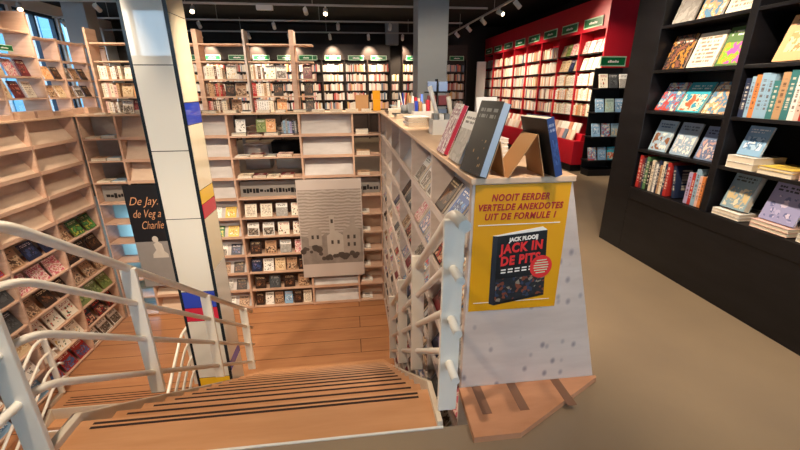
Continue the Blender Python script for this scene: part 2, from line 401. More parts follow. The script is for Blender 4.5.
def put_book(name, w, h, t, mat, mtx, label, group, cat='book', split=False):
    pr, kids = book_proto(w, h, t, split)
    o = pr.copy(); C.objects.link(o); o.name = name
    o.material_slots[0].link = 'OBJECT'; o.material_slots[0].material = mat
    o.matrix_world = mtx
    for k in kids:
        c = k.copy(); C.objects.link(c); c.parent = o
    tag(o, label, cat, group); NB['n'] += 1
    return o
def frame(x, y, z, rz): return Matrix.Translation((x, y, z)) @ Matrix.Rotation(rz, 4, 'Z')
def T(u, d, z): return Matrix.Translation((u, d, z))
def lean(deg): return Matrix.Rotation(-R(deg), 4, 'X')
def yaw(deg): return Matrix.Rotation(R(deg), 4, 'Z')

# ---------------------------------------------------------------- the setting
CT = 1.215                        # counter height
LZ = -2.69                        # lower floor
PITCH = 0.385
def row_z(r): return -2.65 + PITCH * r
CEIL = 3.6
f = MB()
f.box(-7.2, 5.5, -1.8, 1.48, -0.3, 0); f.box(-2.4, 5.5, -4.7, -1.8, -0.3, 0); f.box(0.9, 5.5, 1.48, 7.85, -0.3, 0); f.box(-7.2, -5.08, 1.48, 7.85, -0.3, 0); f.box(-7.2, 5.5, 7.85, 14.4, -0.3, 0)
struct('floor', f, 'concrete')
g = MB(); g.box(-5.08, 0.9, 4.98, 9.3, LZ - 0.2, LZ); g.box(-2.5, 0.9, 1.2, 4.98, LZ - 0.2, LZ); g.box(-5.08, -4.5, 1.2, 4.98, LZ - 0.2, LZ)
struct('floor', g, 'lower_floor')
struct('floor', MB().box(-5.08, -2.2, 0.4, 4.98, -4.9, -4.7), 'lower_floor')
struct('ceiling', MB().box(-7.4, 5.7, -1.8, 14.6, CEIL, CEIL + 0.1).box(-2.4, 5.7, -4.7, -1.8, CEIL, CEIL + 0.1), 'charcoal')
struct('wall_back', MB().box(-7.2, 5.5, 14.4, 14.55, -0.3, CEIL), 'dark_wall')
struct('wall_right', MB().box(5.5, 5.65, -4.5, 14.4, -0.3, CEIL), 'charcoal')
def window_wall(name, mk, a0, a1, holes, z0, z1, mat):
    """mk(mb, a, b, z0, z1) adds a wall block from a to b; holes share z0..z1"""
    w = MB(); mk(w, a0, a1, -0.3, z0); mk(w, a0, a1, z1, CEIL); p = a0
    for h0, h1 in holes:
        mk(w, p, h0, z0, z1); p = h1
    mk(w, p, a1, z0, z1)
    return struct(name, w, mat)
LH = [(1.0, 3.9), (4.0, 6.9), (7.0, 8.9), (9.0, 10.4), (10.5, 11.9), (12.0, 13.8)]
window_wall('wall_left', lambda w, a, b, c, d: w.box(-7.4, -7.2, a, b, c, d), -1.8, 14.4, LH, 0.3, 3.35, 'white_wall')
FH = [(0.3, 2.1), (2.3, 3.7), (3.9, 5.3)]
window_wall('wall_front', lambda w, a, b, c, d: w.box(a, b, -4.7, -4.5, c, d), -2.4, 5.5, FH, 0.25, 3.3, 'white_wall')
LW = [(-5.75, -4.05)]
window_wall('wall_front', lambda w, a, b, c, d: w.box(a, b, -1.8, -1.6, c, d), -7.2, -2.2, LW, 2.3, 3.4, 'white_wall')
struct('wall_left', MB().box(-2.4, -2.2, -4.5, -1.801, 0, CEIL), 'white_wall')
wn = 1
for ax, hs, z0, z1 in (('x', LH, 0.3, 3.35), ('y', FH, 0.25, 3.3), ('s', LW, 2.3, 3.4)):
    for h0, h1 in hs:
        w = MB(); gl = MB(); yf = -4.6 if ax == 'y' else -1.7
        def bar(a, b, c, d):
            if ax == 'x': w.box(-7.36, -7.26, a, b, c, d)
            else: w.box(a, b, yf - .05, yf + .05, c, d)
        bar(h0, h0 + 0.07, z0, z1); bar(h1 - 0.07, h1, z0, z1); bar(h0 + 0.07, h1 - 0.07, z0, z0 + 0.07); bar(h0 + 0.07, h1 - 0.07, z1 - 0.07, z1)
        bar((h0 + h1) / 2 - 0.03, (h0 + h1) / 2 + 0.03, z0 + 0.07, z1 - 0.07)
        o = struct('window_%d' % wn, w, 'mullion'); wn += 1
        if ax == 'x': gl.box(-7.315, -7.305, h0 + 0.06, h1 - 0.06, z0 + 0.06, z1 - 0.06)
        else: gl.box(h0 + 0.06, h1 - 0.06, yf - .005, yf + .005, z0 + 0.06, z1 - 0.06)
        gl.build('window_pane', 'glass', o)
nb = thing('building', 'pale blue and white building across the street outside the windows', 'building', (-13, 0, 0))
MB().box(-3, 0, 1, 26, -1.5, 9).build('wall', plain('outside_white_render', '8f979c', .8), nb)
for k in range(9): MB().box(0, .05, 2 + 2.6 * k, 3.5 + 2.6 * k, .2, 8).build('window', plain('outside_blue_glazing', '3c7894', .3), nb)
struct('ground', MB().box(-18, -7.4, -8, 26, -.5, -.3), plain('street_paving', '6c6c6c', .8))
# walls of the lower room
struct('wall_left', MB().box(-5.28, -5.08, 0.2, 9.3, -4.9, -0.3), 'plaster')
struct('wall_right', MB().box(0.9, 1.1, 0.2, 9.3, -4.9, -0.3), 'plaster')
struct('wall_back', MB().box(-5.28, 1.1, 9.3, 9.5, -4.9, -0.3), 'plaster')
struct('wall_front', MB().box(-5.08, 0.9, 0.2, 0.4, -4.9, -0.3), 'plaster')
lb = thing('wall_light', 'lit pale blue wall panel seen through the corner shelf bay downstairs', 'light', (-4.7, 9.28, -1.55))  # added glowing panel that puts blue light behind the corner bay
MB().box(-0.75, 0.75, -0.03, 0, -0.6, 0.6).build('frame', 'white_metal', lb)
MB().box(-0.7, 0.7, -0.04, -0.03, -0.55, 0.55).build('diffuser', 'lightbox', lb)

# ceiling beam, its brown-grey tone standing in for spotlit ceiling, and the grey columns
struct('trim_1', MB().box(-7.2, 5.5, 8.3, 8.75, 3.36, CEIL), plain('brown_grey_beam', '6a5c54', 0.7))
col = MB().box(1.36, 1.96, 8.25, 8.85, 0, CEIL)
o = col.build('support_column', 'grey_column', bevel=0.01); tag(o, 'thick grey column standing behind the book counter', 'column')
o = MB().box(-5.62, -5.2, 9.5, 9.9, 0, CEIL).build('support_column', 'grey_column', bevel=0.01); tag(o, 'grey column among the window shelves near the daylight side', 'column')
o = MB().box(1.22, 1.62, 13.6, 13.95, 2.94, CEIL).build('support_column', 'grey_column'); tag(o, 'short grey column section above the dark far bookcase', 'column')
struct('door_1', MB().box(4.22, 4.52, 13.5, 13.56, 0, 2.44), 'white_metal')

# ---------------------------------------------------------------- staircase
RISE, RUN, Y0 = 2.69 / 15, 0.2495, 1.75
st = thing('staircase', 'wooden open staircase with grooved treads between cream side boards', 'stairs', (0, 0, 0))
XL, XR = -1.44, 0.362
def tread(y0, y1, z, first=False):
    t = MB(); t.box(XL, XR, y0, y1, z - 0.05, z)
    for k in ((0.024, 0.052) if first else (0.03,)):
        t.box(XL + 0.07, XR - 0.06, y1 - k - 0.007, y1 - k + 0.007, z - 0.001, z + 0.0012, 1)
    return t.build('tread', ['stair', 'groove'], st)
tread(1.485, Y0, -0.002, True)
for k in range(1, 15):
    tread(Y0 + RUN * (k - 1) - 0.03, Y0 + RUN * k, -RISE * k)
    MB().box(XL, XR, Y0 + RUN * (k - 1) - 0.05, Y0 + RUN * (k - 1) - 0.03, -RISE * k, -RISE * (k - 1) - 0.05).build('riser', 'stair', st)
for x0, x1 in ((-1.485, XL), (XR, 0.39)):
    s = RISE / RUN
    yb = Y0 + RUN * 14
    MB().prism([(1.485, 0.0), (1.485, 0.035), (Y0 + 0.02, 0.035), (yb + 0.05, LZ + 0.08), (yb + 0.05, LZ), (yb - 0.25, LZ), (1.485, -0.28)], 'x', x0, x1).build('side_board', 'cream_paint', st, bevel=0.004)
MB().box(XL - 0.04, 0.39, 1.472, 1.484, -0.02, 0.006).build('edge_trim', 'white_metal', st)
# flight going on down from the lower floor
st2 = thing('staircase', 'lower flight of brown wooden steps going down beside the patterned column', 'stairs', (0, 0, 0))
for k in range(0, 9):
    y1 = 5.06 - RUN * k
    t = MB(); t.box(-4.42, -2.55, y1 - RUN - (0.03 if k else 0), y1 - (0.0 if k else 0.082), LZ - RISE * (k + 1) - 0.05 if k else LZ - RISE - 0.05, LZ - RISE * (k + 1))
    t.build('tread', ['stair', 'groove'], st2)
    MB().box(-4.42, -2.55, y1 - RUN - 0.03, y1 - RUN - 0.01, LZ - RISE * (k + 2), LZ - RISE * (k + 1) - 0.05).build('riser', 'cream_paint', st2)
MB().box(-4.42, -2.55, 4.965, 4.978, LZ - RISE, LZ - 0.001).build('riser', 'cream_paint', st2)
gs = MB()
for k in range(4): gs.box(-4.3, -2.57, 5.02 + 0.05 * k, 5.035 + 0.05 * k, LZ - 0.001, LZ + 0.0015)
gs.build('groove_strips', 'groove', st2)
MB().prism([(5.0, LZ), (5.0, LZ + 0.05), (5.3, LZ + 0.05), (5.3, LZ)], 'x', -4.5, -4.44).build('edge_trim', 'cream_paint', st2)
for x0, x1 in ((-4.47, -4.42), (-2.55, -2.5)):
    MB().prism([(4.98, LZ), (4.98, LZ - 0.4), (2.7, LZ - 0.4 - 2.28 * RISE / RUN), (2.7, LZ - 2.28 * RISE / RUN)], 'x', x0, x1).build('side_board', 'cream_paint', st2)

def railing(name, label, x, rails, posts, r=0.0195, top_r=0.026):
    rt = thing(name, label, 'railing', (x, 0, 0))
    for i, pts in enumerate(rails):
        MB().tube([(0, y, z) for y, z in pts], r if i else top_r, 14).build('rail', 'rail', rt, smooth=True)
    for y, z0, z1, w in posts:
        MB().box(-w / 2, w / 2, y - 0.013, y + 0.013, z0, z1).build('post', 'rail', rt, bevel=0.004)
    return rt
def bent(y0, yk, z, y1, s, n=5, rad=0.12):
    pts = [(y0, z), (yk - rad, z)]
    for i in range(1, n):
        a = i / n; yy = yk - rad + 2 * rad * a
        pts.append((yy, z + s * rad * a * a * 1.0))
    pts.append((yk + rad, z + s * rad)); pts.append((y1, z + s * (y1 - yk)))
    return pts
S = -0.745
def foot(y): return 0.0365 if y < Y0 else 0.037 - (y - 0.014 - Y0 - 0.02) * RISE / RUN
railing('stair_railing', 'cream tubular railing along the window side of the wooden stairs', -1.47,
        [bent(0.35, 1.70, 1.10, 4.86, S), bent(0.35, 1.70, 0.84, 4.80, S), bent(0.35, 1.68, 0.58, 4.76, S), bent(0.35, 1.64, 0.33, 4.70, S)],
        [(1.53, foot(1.53), 0.98, 0.105), (2.48, foot(2.48), 0.52, 0.095), (3.54, foot(3.54), -0.27, 0.09), (4.56, foot(4.56), -1.03, 0.09)])
railing('stair_railing', 'white tubular railing along the lattice shelf side of the stairs', 0.425,
        [bent(1.40, 1.58, 1.09, 4.86, S, rad=0.07), bent(1.42, 1.60, 0.84, 4.80, S, rad=0.07), bent(1.42, 1.62, 0.58, 4.76, S, rad=0.07), bent(1.42, 1.64, 0.33, 4.70, S, rad=0.07)],
        [(1.56, foot(1.56), 1.07, 0.095), (2.48, foot(2.48), 0.50, 0.09), (3.35, foot(3.35), -0.13, 0.09), (4.40, foot(4.40), -0.9, 0.09)])
SD = 0.72
for x, lab in ((-2.53, 'small white tube railing of the lower flight beside the patterned column'), (-4.44, 'cream tube railing of the lower flight beside the tan bookcase wall')):
    rl = []
    for k in range(4):
        z = LZ + 1.0 - 0.25 * k; yk = 5.05 + 0.03 * k
        p = [(5.42, z - 0.06), (5.36, z - 0.01), (5.28, z)] + [(yk + 0.1, z), (yk + 0.03, z - 0.01), (yk - 0.05, z - 0.045), (3.0, z - 0.045 - SD * (yk - 0.05 - 3.0))]
        rl.append(p)
    railing('stair_railing', lab, x, rl, [(5.25, LZ + .051 if x < -4 else LZ + .001, LZ + 0.98, 0.08), (3.9, LZ - .755, LZ + 0.1, 0.08)], 0.019, 0.021)

# ---------------------------------------------------------------- display shelving of the stairwell
def bay_mesh(width, rows, wood_m, panel_m, panels, backs, top=CT - 0.032, bottom=LZ, depth=0.36, lip=True):
    """meshes for one bay, local frame: u along, d into the wall. panels: rows with the sloped display board; backs: rows closed behind"""
    parts = []
    for x0, x1 in ((0, 0.018), (width - 0.018, width)):
        parts.append(('upright', MB().box(x0, x1, 0, depth, bottom, top), wood_m))
    for r in rows:
        z = row_z(r)
        b = MB().box(0.018, width - 0.018, 0.0, depth - 0.005, z - 0.025, z)
        if lip and r in panels: b.box(0.018, width - 0.018, -0.012, 0.0, z - 0.025, z + 0.03)
        parts.append(('shelf', b, wood_m))
        h = PITCH - 0.03
        if r in panels:
            parts.append(('display_board', MB().prism([(0.032, z + 0.001), (0.167, z + 0.2), (0.235, z + h), (0.25, z + h), (0.182, z + 0.19), (0.054, z + 0.001)], 'x', 0.019, width - 0.019), panel_m))
        elif r in backs:
            parts.append(('back_board', MB().box(0.019, width - 0.019, depth - 0.02, depth - 0.006, z, z + h), panel_m))
    return parts
def bay(label, x, y, rz, parts, group=None, name='display_bookcase'):
    o = thing(name, label, 'bookcase', (x, y, 0), rz, group)
    for n, mb, m in parts: mb.build(n, m, o)
    return o
ALL = range(10)
# window-side wall: faces +X
LY = [7.37 - 1.01 * (k + 1) for k in range(4)]
LN = ['corner bay', 'second bay', 'third bay', 'fourth bay']
tan = bay_mesh(1.01, ALL, 'pine', 'pine_panel', {6, 7, 8, 9}, range(6))
bay('tan pine display bookcase in the stairwell corner with empty upper rows', -4.63, LY[0], R(90), tan)
for k in (1, 2, 3):
    bay('tan pine display bookcase, %s from the stairwell corner along the window side' % ORD[k], -4.63, LY[k], R(90), tan)
o = MB().box(-5.0, -4.63, 7.372, 7.40, LZ, CT - 0.03).build('corner_board', 'pine'); tag(o, 'plain pine corner board closing the tan bookcase wall', 'board')
# back wall: faces -Y
BX = [-4.60, -4.0, -3.07, -2.18, -0.93, 0.02, 0.54]
BL = ['narrow see-through pine bookcase in the stairwell corner', 'pine display bookcase behind the dark lettered banner', 'narrow display bookcase beside the patterned column, two books per row',
      'wide pine bookcase beside the grey print with book covers below', 'pale display bookcase behind the large grey print', 'narrow pine bookcase beside the lattice counter with flat stacks']
B = [bay_mesh(0.60, ALL, 'pine', 'pine_panel', (), (6,)),
     bay_mesh(0.93, ALL, 'pine', 'pine_panel', set(ALL), ()),
     bay_mesh(0.89, ALL, 'pine', 'white_panel', set(ALL), ()),
     bay_mesh(1.25, ALL, 'pine', 'brown_back', (), range(7)),
     bay_mesh(0.95, ALL, 'pine', 'white_panel', set(ALL), ()),
     bay_mesh(0.52, ALL, 'pine', 'pine_panel', (), range(7))]
for k in range(6): bay(BL[k], BX[k], 7.41, 0, B[k])
# lattice side: faces -X
lat = bay_mesh(0.94, ALL, 'white_pine', 'white_panel', set(ALL), (), depth=0.33)
TY = [7.39 - 0.94 * k for k in range(6)]
for k in range(6):
    bay(('whitened display bookcase under the counter, in the corner at the back' if k == 0 else 'whitened display bookcase under the counter, behind the yellow poster panel' if k == 5 else
         'whitened display bookcase under the counter, %s from the back corner' % ORD[k]), 0.55, TY[k], R(-90), lat)
# counters
o = MB().box(-5.15, -4.60, 1.3, 9.3, CT - 0.03, CT).build('long_counter', 'counter', bevel=0.004); tag(o, 'long pine counter top over the tan bookcase wall', 'counter')
o = MB().box(-4.598, 0.528, 7.38, 8.0, CT - 0.03, CT).build('long_counter', 'counter', bevel=0.004); tag(o, 'long pine counter top over the back stairwell bookcases', 'counter')
o = MB().box(-5.05, -4.7, 7.45, 9.25, 0, CT - 0.031).build('low_counter', 'white_panel'); tag(o, 'low white counter base under the window shelves', 'counter')
cs = thing('display_counter', 'pale wooden counter with slanted side and whitewashed end panel by the stairs', 'counter', (0, 0, 0))
MB().prism([(0.53, CT - 0.03), (1.04, CT - 0.03), (1.04, CT), (0.53, CT)], 'y', 1.69, 8.0).build('counter_top', 'counter', cs, bevel=0.004)
MB().prism([(0.54, 0.0), (1.33, 0.0), (1.03, CT - 0.03), (0.54, CT - 0.03)], 'y', 1.70, 1.735).build('end_panel', 'end_panel', cs, bevel=0.003)
MB().prism([(1.30, 0.0), (1.33, 0.0), (1.03, CT - 0.03), (1.0, CT - 0.03)], 'y', 1.736, 8.0).build('aisle_panel', 'white_pine', cs)
MB().prism([(0.89, 0.0), (1.29, 0.0), (0.99, CT - 0.03), (0.89, CT - 0.03)], 'y', 7.96, 8.0).build('back_panel', 'white_pine', cs)
bb = MB().prism([(0.53, 1.698), (0.515, 1.37), (0.75, 1.37), (1.335, 1.685), (1.335, 1.698)], 'z', 0.0, 0.034)
for x in (0.60, 0.80, 1.06):
    bb.hexa([(x, 1.50, 0.0335), (x + 0.05, 1.50, 0.0335), (x + 0.05, 1.697, 0.0335), (x, 1.697, 0.0335), (x, 1.50, 0.0352), (x + 0.05, 1.50, 0.0352), (x + 0.05, 1.697, 0.0352), (x, 1.697, 0.0352)], 1)
o = bb.build('base_board', ['base_board', plain('worn_dark_stripe', '7c5a48', 0.5)]); tag(o, 'reddish wooden base board on the floor before the whitewashed end panel', 'board')

# ---- poster on the end panel
po = thing('poster', 'yellow poster advertising a book on the whitewashed end panel', 'poster', (0, 1.699, 0))
MB().box(0.555, 1.022, -0.002, 0, 0.516, 1.182).build('sheet', 'yellow', po)
fx = (R(90), 0, 0)
text_mesh('NOOIT EERDER', 0.046, 'red_ink', po, 'lettering', (0.777, -0.003, 1.117), fx, 0.2, 0.0016, width=0.285, space=1.14)
text_mesh('VERTELDE ANEKDOTES', 0.044, 'red_ink', po, 'lettering', (0.781, -0.003, 1.07), fx, 0.2, 0.0016, width=0.42, space=1.14)
text_mesh('UIT DE FORMULE 1', 0.045, 'red_ink', po, 'lettering', (0.785, -0.003, 1.024), fx, 0.2, 0.0016, width=0.355, space=1.14)
r1 = MB(); r1.box(0.578, 0.99, -0.0032, -0.002, 0.982, 0.986); r1.box(0.578, 0.985, -0.0032, -0.002, 0.562, 0.565)
r1.build('rule_lines', 'white', po)
pb = MB()
pb.prism([(0.686, 0.545), (0.952, 0.588), (0.930, 0.948), (0.680, 0.925)], 'y', -0.004, -0.002, 0)
pb.prism([(0.660, 0.556), (0.686, 0.545), (0.680, 0.925), (0.656, 0.928)], 'y', -0.004, -0.002, 1)
pb.prism([(0.656, 0.928), (0.680, 0.925), (0.930, 0.948), (0.905, 0.966)], 'y', -0.004, -0.002, 2)
photo = new_mat('cover_photo_blur'); pm, pnt, pbs = photo
pn = nd(pnt, 'ShaderNodeTexVoronoi'); pn.inputs['Scale'].default_value = 62; ptc = nd(pnt, 'ShaderNodeTexCoord'); pnt.links.new(ptc.outputs['Object'], pn.inputs['Vector'])
pcr = nd(pnt, 'ShaderNodeValToRGB'); pe = pcr.color_ramp.elements; pcr.color_ramp.interpolation = 'CONSTANT'
for i in range(4): pe.new(0.5)
for i, c in enumerate(('0c0e14', '26324e', '1a1414', '7a3a20', '14181c', '8c8070')): pe[i].position = (0, .35, .5, .66, .78, .92)[i]; pe[i].color = rgb(c)
psx = nd(pnt, 'ShaderNodeSeparateColor'); pnt.links.new(pn.outputs['Color'], psx.inputs[0]); pnt.links.new(psx.outputs[0], pcr.inputs[0]); pnt.links.new(pcr.outputs[0], pbs.inputs['Base Color'])
pb.prism([(0.689, 0.56), (0.949, 0.602), (0.942, 0.712), (0.688, 0.692)], 'y', -0.0046, -0.004, 3)
pb.build('printed_book', ['black', plain('spine_shade_print', '22242c', 0.4), 'white', pm], po)
fr = (R(90), R(-5), 0)
text_mesh('JACK PLOOIJ', 0.028, 'white', po, 'lettering', (0.812, -0.005, 0.909), fr, 0.1, 0.0014, width=0.15)
text_mesh('JACK IN', 0.066, 'hot_red', po, 'lettering', (0.806, -0.005, 0.862), fr, 0.1, 0.0028, width=0.225, space=1.12)
text_mesh('DE PITS', 0.066, 'hot_red', po, 'lettering', (0.804, -0.005, 0.796), fr, 0.1, 0.0028, width=0.205, space=1.12)
rl = MB()
for k in range(2):
    z = 0.739 - 0.015 * k
    for j in range(5): rl.hexa([(0.71 + .036 * j, -0.0048, z + .0031 * j), (0.735 + .036 * j, -0.0048, z + .0031 * j + .002), (0.735 + .036 * j, -0.004, z + .0031 * j + .002), (0.71 + .036 * j, -0.004, z + .0031 * j), (0.71 + .036 * j, -0.0048, z + .007 + .0031 * j), (0.735 + .036 * j, -0.0048, z + .009 + .0031 * j), (0.735 + .036 * j, -0.004, z + .009 + .0031 * j), (0.71 + .036 * j, -0.004, z + .007 + .0031 * j)])
rl.build('small_print', 'white', po)
cc = MB(); cc.prism([(0.918 + 0.058 * math.cos(a * math.pi / 16), 0.752 + 0.062 * math.sin(a * math.pi / 16)) for a in range(32)], 'y', -0.0055, -0.0046)
cc.build('red_badge', 'hot_red', po)
bl = MB()
for k in range(6):
    hw = (0.026, 0.034, 0.038, 0.038, 0.034, 0.024)[k]; z = 0.786 - 0.0135 * k
    bl.hexa([(0.918 - hw, -0.006, z - .003), (0.918 + hw, -0.006, z + .001), (0.918 + hw, -0.0055, z + .001), (0.918 - hw, -0.0055, z - .003), (0.918 - hw, -0.006, z + .002), (0.918 + hw, -0.006, z + .006), (0.918 + hw, -0.0055, z + .006), (0.918 - hw, -0.0055, z + .002)])
bl.build('badge_print', 'sign_edge', po)

# ---------------------------------------------------------------- patterned column
mc = thing('patterned_column', 'square glossy column with black lines and blue, red and yellow panels', 'column', (-1.947, 4.73, 0))
hw, L = 0.224, []
def cface(face, poly, mat):
    """a thin glazed panel on the column: poly in (across, z)"""
    b = MB()
    if face == 'f': b.prism(poly, 'y', -hw - 0.004, -hw + 0.002)
    else: b.prism(poly, 'x', hw - 0.002, hw + 0.004)
    b.build('colour_panel', mat, mc)
MB().box(-hw + .001, hw - .001, -hw + .001, hw - .001, -4.7, CEIL).build('core', 'col_line', mc)
e, l = 0.036, 0.009
zs = [CEIL, 1.84, 0.98, 0.21, -0.723, -0.947, -1.136, -1.995]
fm = ['col_white', 'col_white', 'col_white', 'col_white', 'col_blue', 'col_red', 'col_white']
for k in range(7):
    z1 = zs[k] - l / 2; z0 = zs[k + 1] + l / 2
    cface('f', [(-hw + e, z0), (hw - e, z0), (hw - e, z1), (-hw + e, z1)], fm[k])
cface('f', [(-hw + e, -4.69), (hw - e, -4.69), (hw - e, -2.0), (-hw + e, -2.0)], 'col_yellow')
o_ = -hw + 0.012; p_ = hw - 0.02
def side(za0, zb0, za1, zb1, mat): cface('s', [(o_, za0), (p_, zb0), (p_, zb1), (o_, za1)], mat)
def band(z0, z1, mat): side(z0 + .004, z0 + .004, z1 - .004, z1 - .004, mat)
band(2.32, CEIL, 'col_cream'); band(1.475, 2.32, 'col_cream'); band(1.245, 1.475, 'col_blue'); band(0.53, 1.245, 'col_cream'); band(0.365, 0.53, 'col_yellow')
band(0.195, 0.365, 'col_red'); band(-0.456, 0.195, 'col_cream'); band(-1.78, -0.456, 'col_white'); band(-1.92, -1.78, 'col_blue'); band(-4.69, -1.92, 'col_white')

# ---------------------------------------------------------------- hanging print and banner
def sepia():
    m, nt, b = new_mat('grey_landscape_print')
    tc = nd(nt, 'ShaderNodeTexCoord'); wv = nd(nt, 'ShaderNodeTexWave', bands_direction='Z'); wv.inputs['Scale'].default_value = 5; wv.inputs['Distortion'].default_value = 5; wv.inputs['Detail'].default_value = 3
    nt.links.new(tc.outputs['Object'], wv.inputs['Vector'])
    nt.links.new(mixc(nt, wv.outputs['Fac'], rgb('8f837c'), rgb('b5aaa2')), b.inputs['Base Color']); b.inputs['Roughness'].default_value = 0.5
    return m
pr = thing('hanging_print', 'large grey landscape print with buildings hanging on the back bookcases', 'picture', (-0.475, 7.385, -1.02))
MB().box(-0.615, 0.615, -0.012, 0.0, -1.01, 1.02).build('sheet', plain('print_pale_border', 'c4b8b2', 0.5), pr)
pic = MB(); pic.box(-0.60, 0.60, -0.014, -0.012, -0.72, 0.82); pic.build('sky_picture', sepia(), pr)
def tone(c, v=0.25): return plain('print_grey_' + c, c, 0.5, var=v)
hill = MB(); hill.prism([(-0.6, -0.72), (0.6, -0.72), (0.6, 0.02), (0.35, 0.0), (0.1, -0.12), (-0.1, -0.05), (-0.3, -0.2), (-0.6, -0.1)], 'y', -0.0155, -0.014); hill.build('hillside_picture', tone('8a807a', .4), pr)
bd = MB()
for kk, (x0, x1, z0, z1, m) in enumerate(((-0.46, -0.2, -0.32, 0.0, 0), (-0.1, 0.22, -0.55, -0.12, 1), (0.22, 0.56, -0.5, -0.02, 0), (-0.04, 0.06, -0.12, 0.28, 1), (0.36, 0.46, -0.02, 0.22, 0))):
    bd.prism([(x0, z0), (x1, z0), (x1, z1), ((x0 + x1) / 2, z1 + (x1 - x0) * .35), (x0, z1)], 'y', -0.0160 - kk * .0003, -0.0155, m)
for x0, z0 in ((-0.4, -0.18), (-0.3, -0.18), (-0.02, -0.3), (0.1, -0.3), (0.3, -0.2), (0.42, -0.2), (0.3, -0.36), (0.42, -0.36), (-0.01, 0.14)):
    bd.box(x0, x0 + 0.045, -0.0178, -0.0174, z0, z0 + 0.08, 2)
bd.build('building_picture', [tone('a0958d', .15), tone('b4aaa2', .12), tone('423a37', .1)], pr)
tr = MB()
for k in range(22):
    x = -0.57 + 0.05 * k + rnd.uniform(-.02, .02); z = -0.62 + rnd.uniform(0, .14) + (0.16 if k < 7 else 0); r = rnd.uniform(.03, .075)
    tr.prism([(x + r * math.cos(a * .6283), max(-0.72, z + r * math.sin(a * .6283))) for a in range(10)], 'y', -0.0185 - k * 4e-5, -0.0179)
tr.build('tree_picture', tone('4a423e', .4), pr)
bn = thing('banner', 'dark hanging banner with orange handwriting and a pale figure', 'banner', (-3.56, 7.385, -1.03))
MB().box(-0.56, 0.56, -0.012, 0, -0.065, 1.03).build('upper_sheet', plain('banner_dark_sheet', '14161e', 0.6), bn)
MB().box(-0.56, 0.56, -0.012, 0, -1.0, -0.066).build('lower_sheet', plain('banner_grey_sheet', '8f8d8e', 0.6, var=.08), bn)
for tx, z, w, x in (('De Jay.', 0.72, 0.49, -0.265), ('de Veg a', 0.48, 0.48, -0.255), ('Charlie', 0.255, 0.38, -0.20)):
    text_mesh(tx, 0.22, 'orange_ink', bn, 'lettering', (x, -0.013, z), fx, 0.45, -0.002, width=w)
fg = MB()
fg.prism([(-0.30, -0.40), (-0.02, -0.40), (-0.02, -0.33), (-0.08, -0.27), (-0.10, -0.12), (-0.17, -0.06), (-0.25, -0.12), (-0.22, -0.24), (-0.29, -0.32)], 'y', -0.0135, -0.012, 0)
fg.prism([(-0.20 + .055 * math.cos(a * .6283), -0.02 + .065 * math.sin(a * .6283)) for a in range(10)], 'y', -0.0137, -0.0119, 0)
fg.build('figure_picture', [plain('banner_pale_print', 'c9c4be', 0.6, var=.15)], bn)

# ---------------------------------------------------------------- dark bookcase along the aisle
bk = thing('tall_bookcase', 'tall black bookcase of angled children\'s books along the aisle wall', 'bookcase', (2.74, 3.5, 0), R(-90))
def bpart(n, *a, m='black_case'): return MB().box(*a).build(n, m, bk, bevel=0.003)
bpart('end_post', -0.35, 0, 0.0, 0.40, 0, 3.3)
UB = [0.0, 0.84, 1.90, 2.9]
bpart('base_cabinet', 0.0, 2.9, 0.0, 0.38, 0, 0.555); bpart('ledge', 0.0, 2.9, -0.008, 0.38, 0.556, 0.675)
bpart('back_board', 0.0, 2.9, 0.36, 0.38, 0.676, 3.3, m='black_back'); bpart('top_board', 0.0, 2.9, 0.0, 0.36, 3.2, 3.3)
for u in UB[1:]: bpart('divider', u - 0.03, u + 0.03, 0.0, 0.36, 0.676, 3.2)
BZ = [0.68, 1.045, 1.40, 1.75, 2.11, 2.48, 2.84]
for i in range(3):
    for z in BZ[1:]: bpart('shelf', UB[i] + (0.03 if i else 0), UB[i + 1] - 0.03, 0.003, 0.36, z - 0.025, z)
BF = frame(2.74, 3.5, 0, R(-90))
BROW = {0.68: 'lowest shelf', 1.045: 'second shelf up', 1.40: 'third shelf up', 1.75: 'fourth shelf up', 2.11: 'fifth shelf up'}
def black_face(u, zi, w, h, key, what, t=0.015, tilt=17, d=0.05, ry=0, z_up=0.0):
    put_book('picture_book', w, h, t, COV[key], BF @ T(u, d, BZ[zi] + z_up + t * math.sin(R(tilt)) + .001) @ yaw(ry) @ lean(tilt), '%s on the %s, black bookcase' % (what, BROW[BZ[zi]]), 'books facing out in the black aisle bookcase', split=True)
def between(mb=None): pass
black_face(0.16, 4, 0.22, 0.30, 'grey_white', 'grey-drawn picture book'); black_face(0.42, 4, 0.22, 0.30, 'busy_red', 'red-spotted white picture book'); black_face(0.67, 4, 0.22, 0.27, 'cream_text', 'wide cream book')
black_face(0.16, 3, 0.23, 0.28, 'teal_fig', 'teal book with a painted figure'); black_face(0.43, 3, 0.25, 0.27, 'cream_text', 'cream text-covered book'); black_face(0.69, 3, 0.23, 0.28, 'green_flower', 'green book with a pink flower')
black_face(0.16, 2, 0.23, 0.26, 'busy_blue', 'blue book with crowded pictures', tilt=26); black_face(0.41, 2, 0.24, 0.26, 'turquoise', 'turquoise book with sun pattern', tilt=26); black_face(0.67, 2, 0.23, 0.26, 'busy_red', 'red and grey crowded book', tilt=26)
black_face(0.17, 1, 0.21, 0.28, 'deer', 'pale blue book with a deer'); black_face(0.43, 1, 0.21, 0.28, 'snow', 'pale blue snowy book'); black_face(0.69, 1, 0.20, 0.27, 'dusk', 'dusky blue and rose book')
black_face(1.22, 4, 0.24, 0.3, 'tan_photo', 'tan photo-covered book'); black_face(1.55, 4, 0.24, 0.3, 'dark_brown', 'dark brown book')
black_face(1.16, 3, 0.30, 0.29, 'orange', 'large orange picture book', t=0.03); black_face(1.50, 3, 0.26, 0.29, 'dark_brown', 'brown picture book beside the orange one')
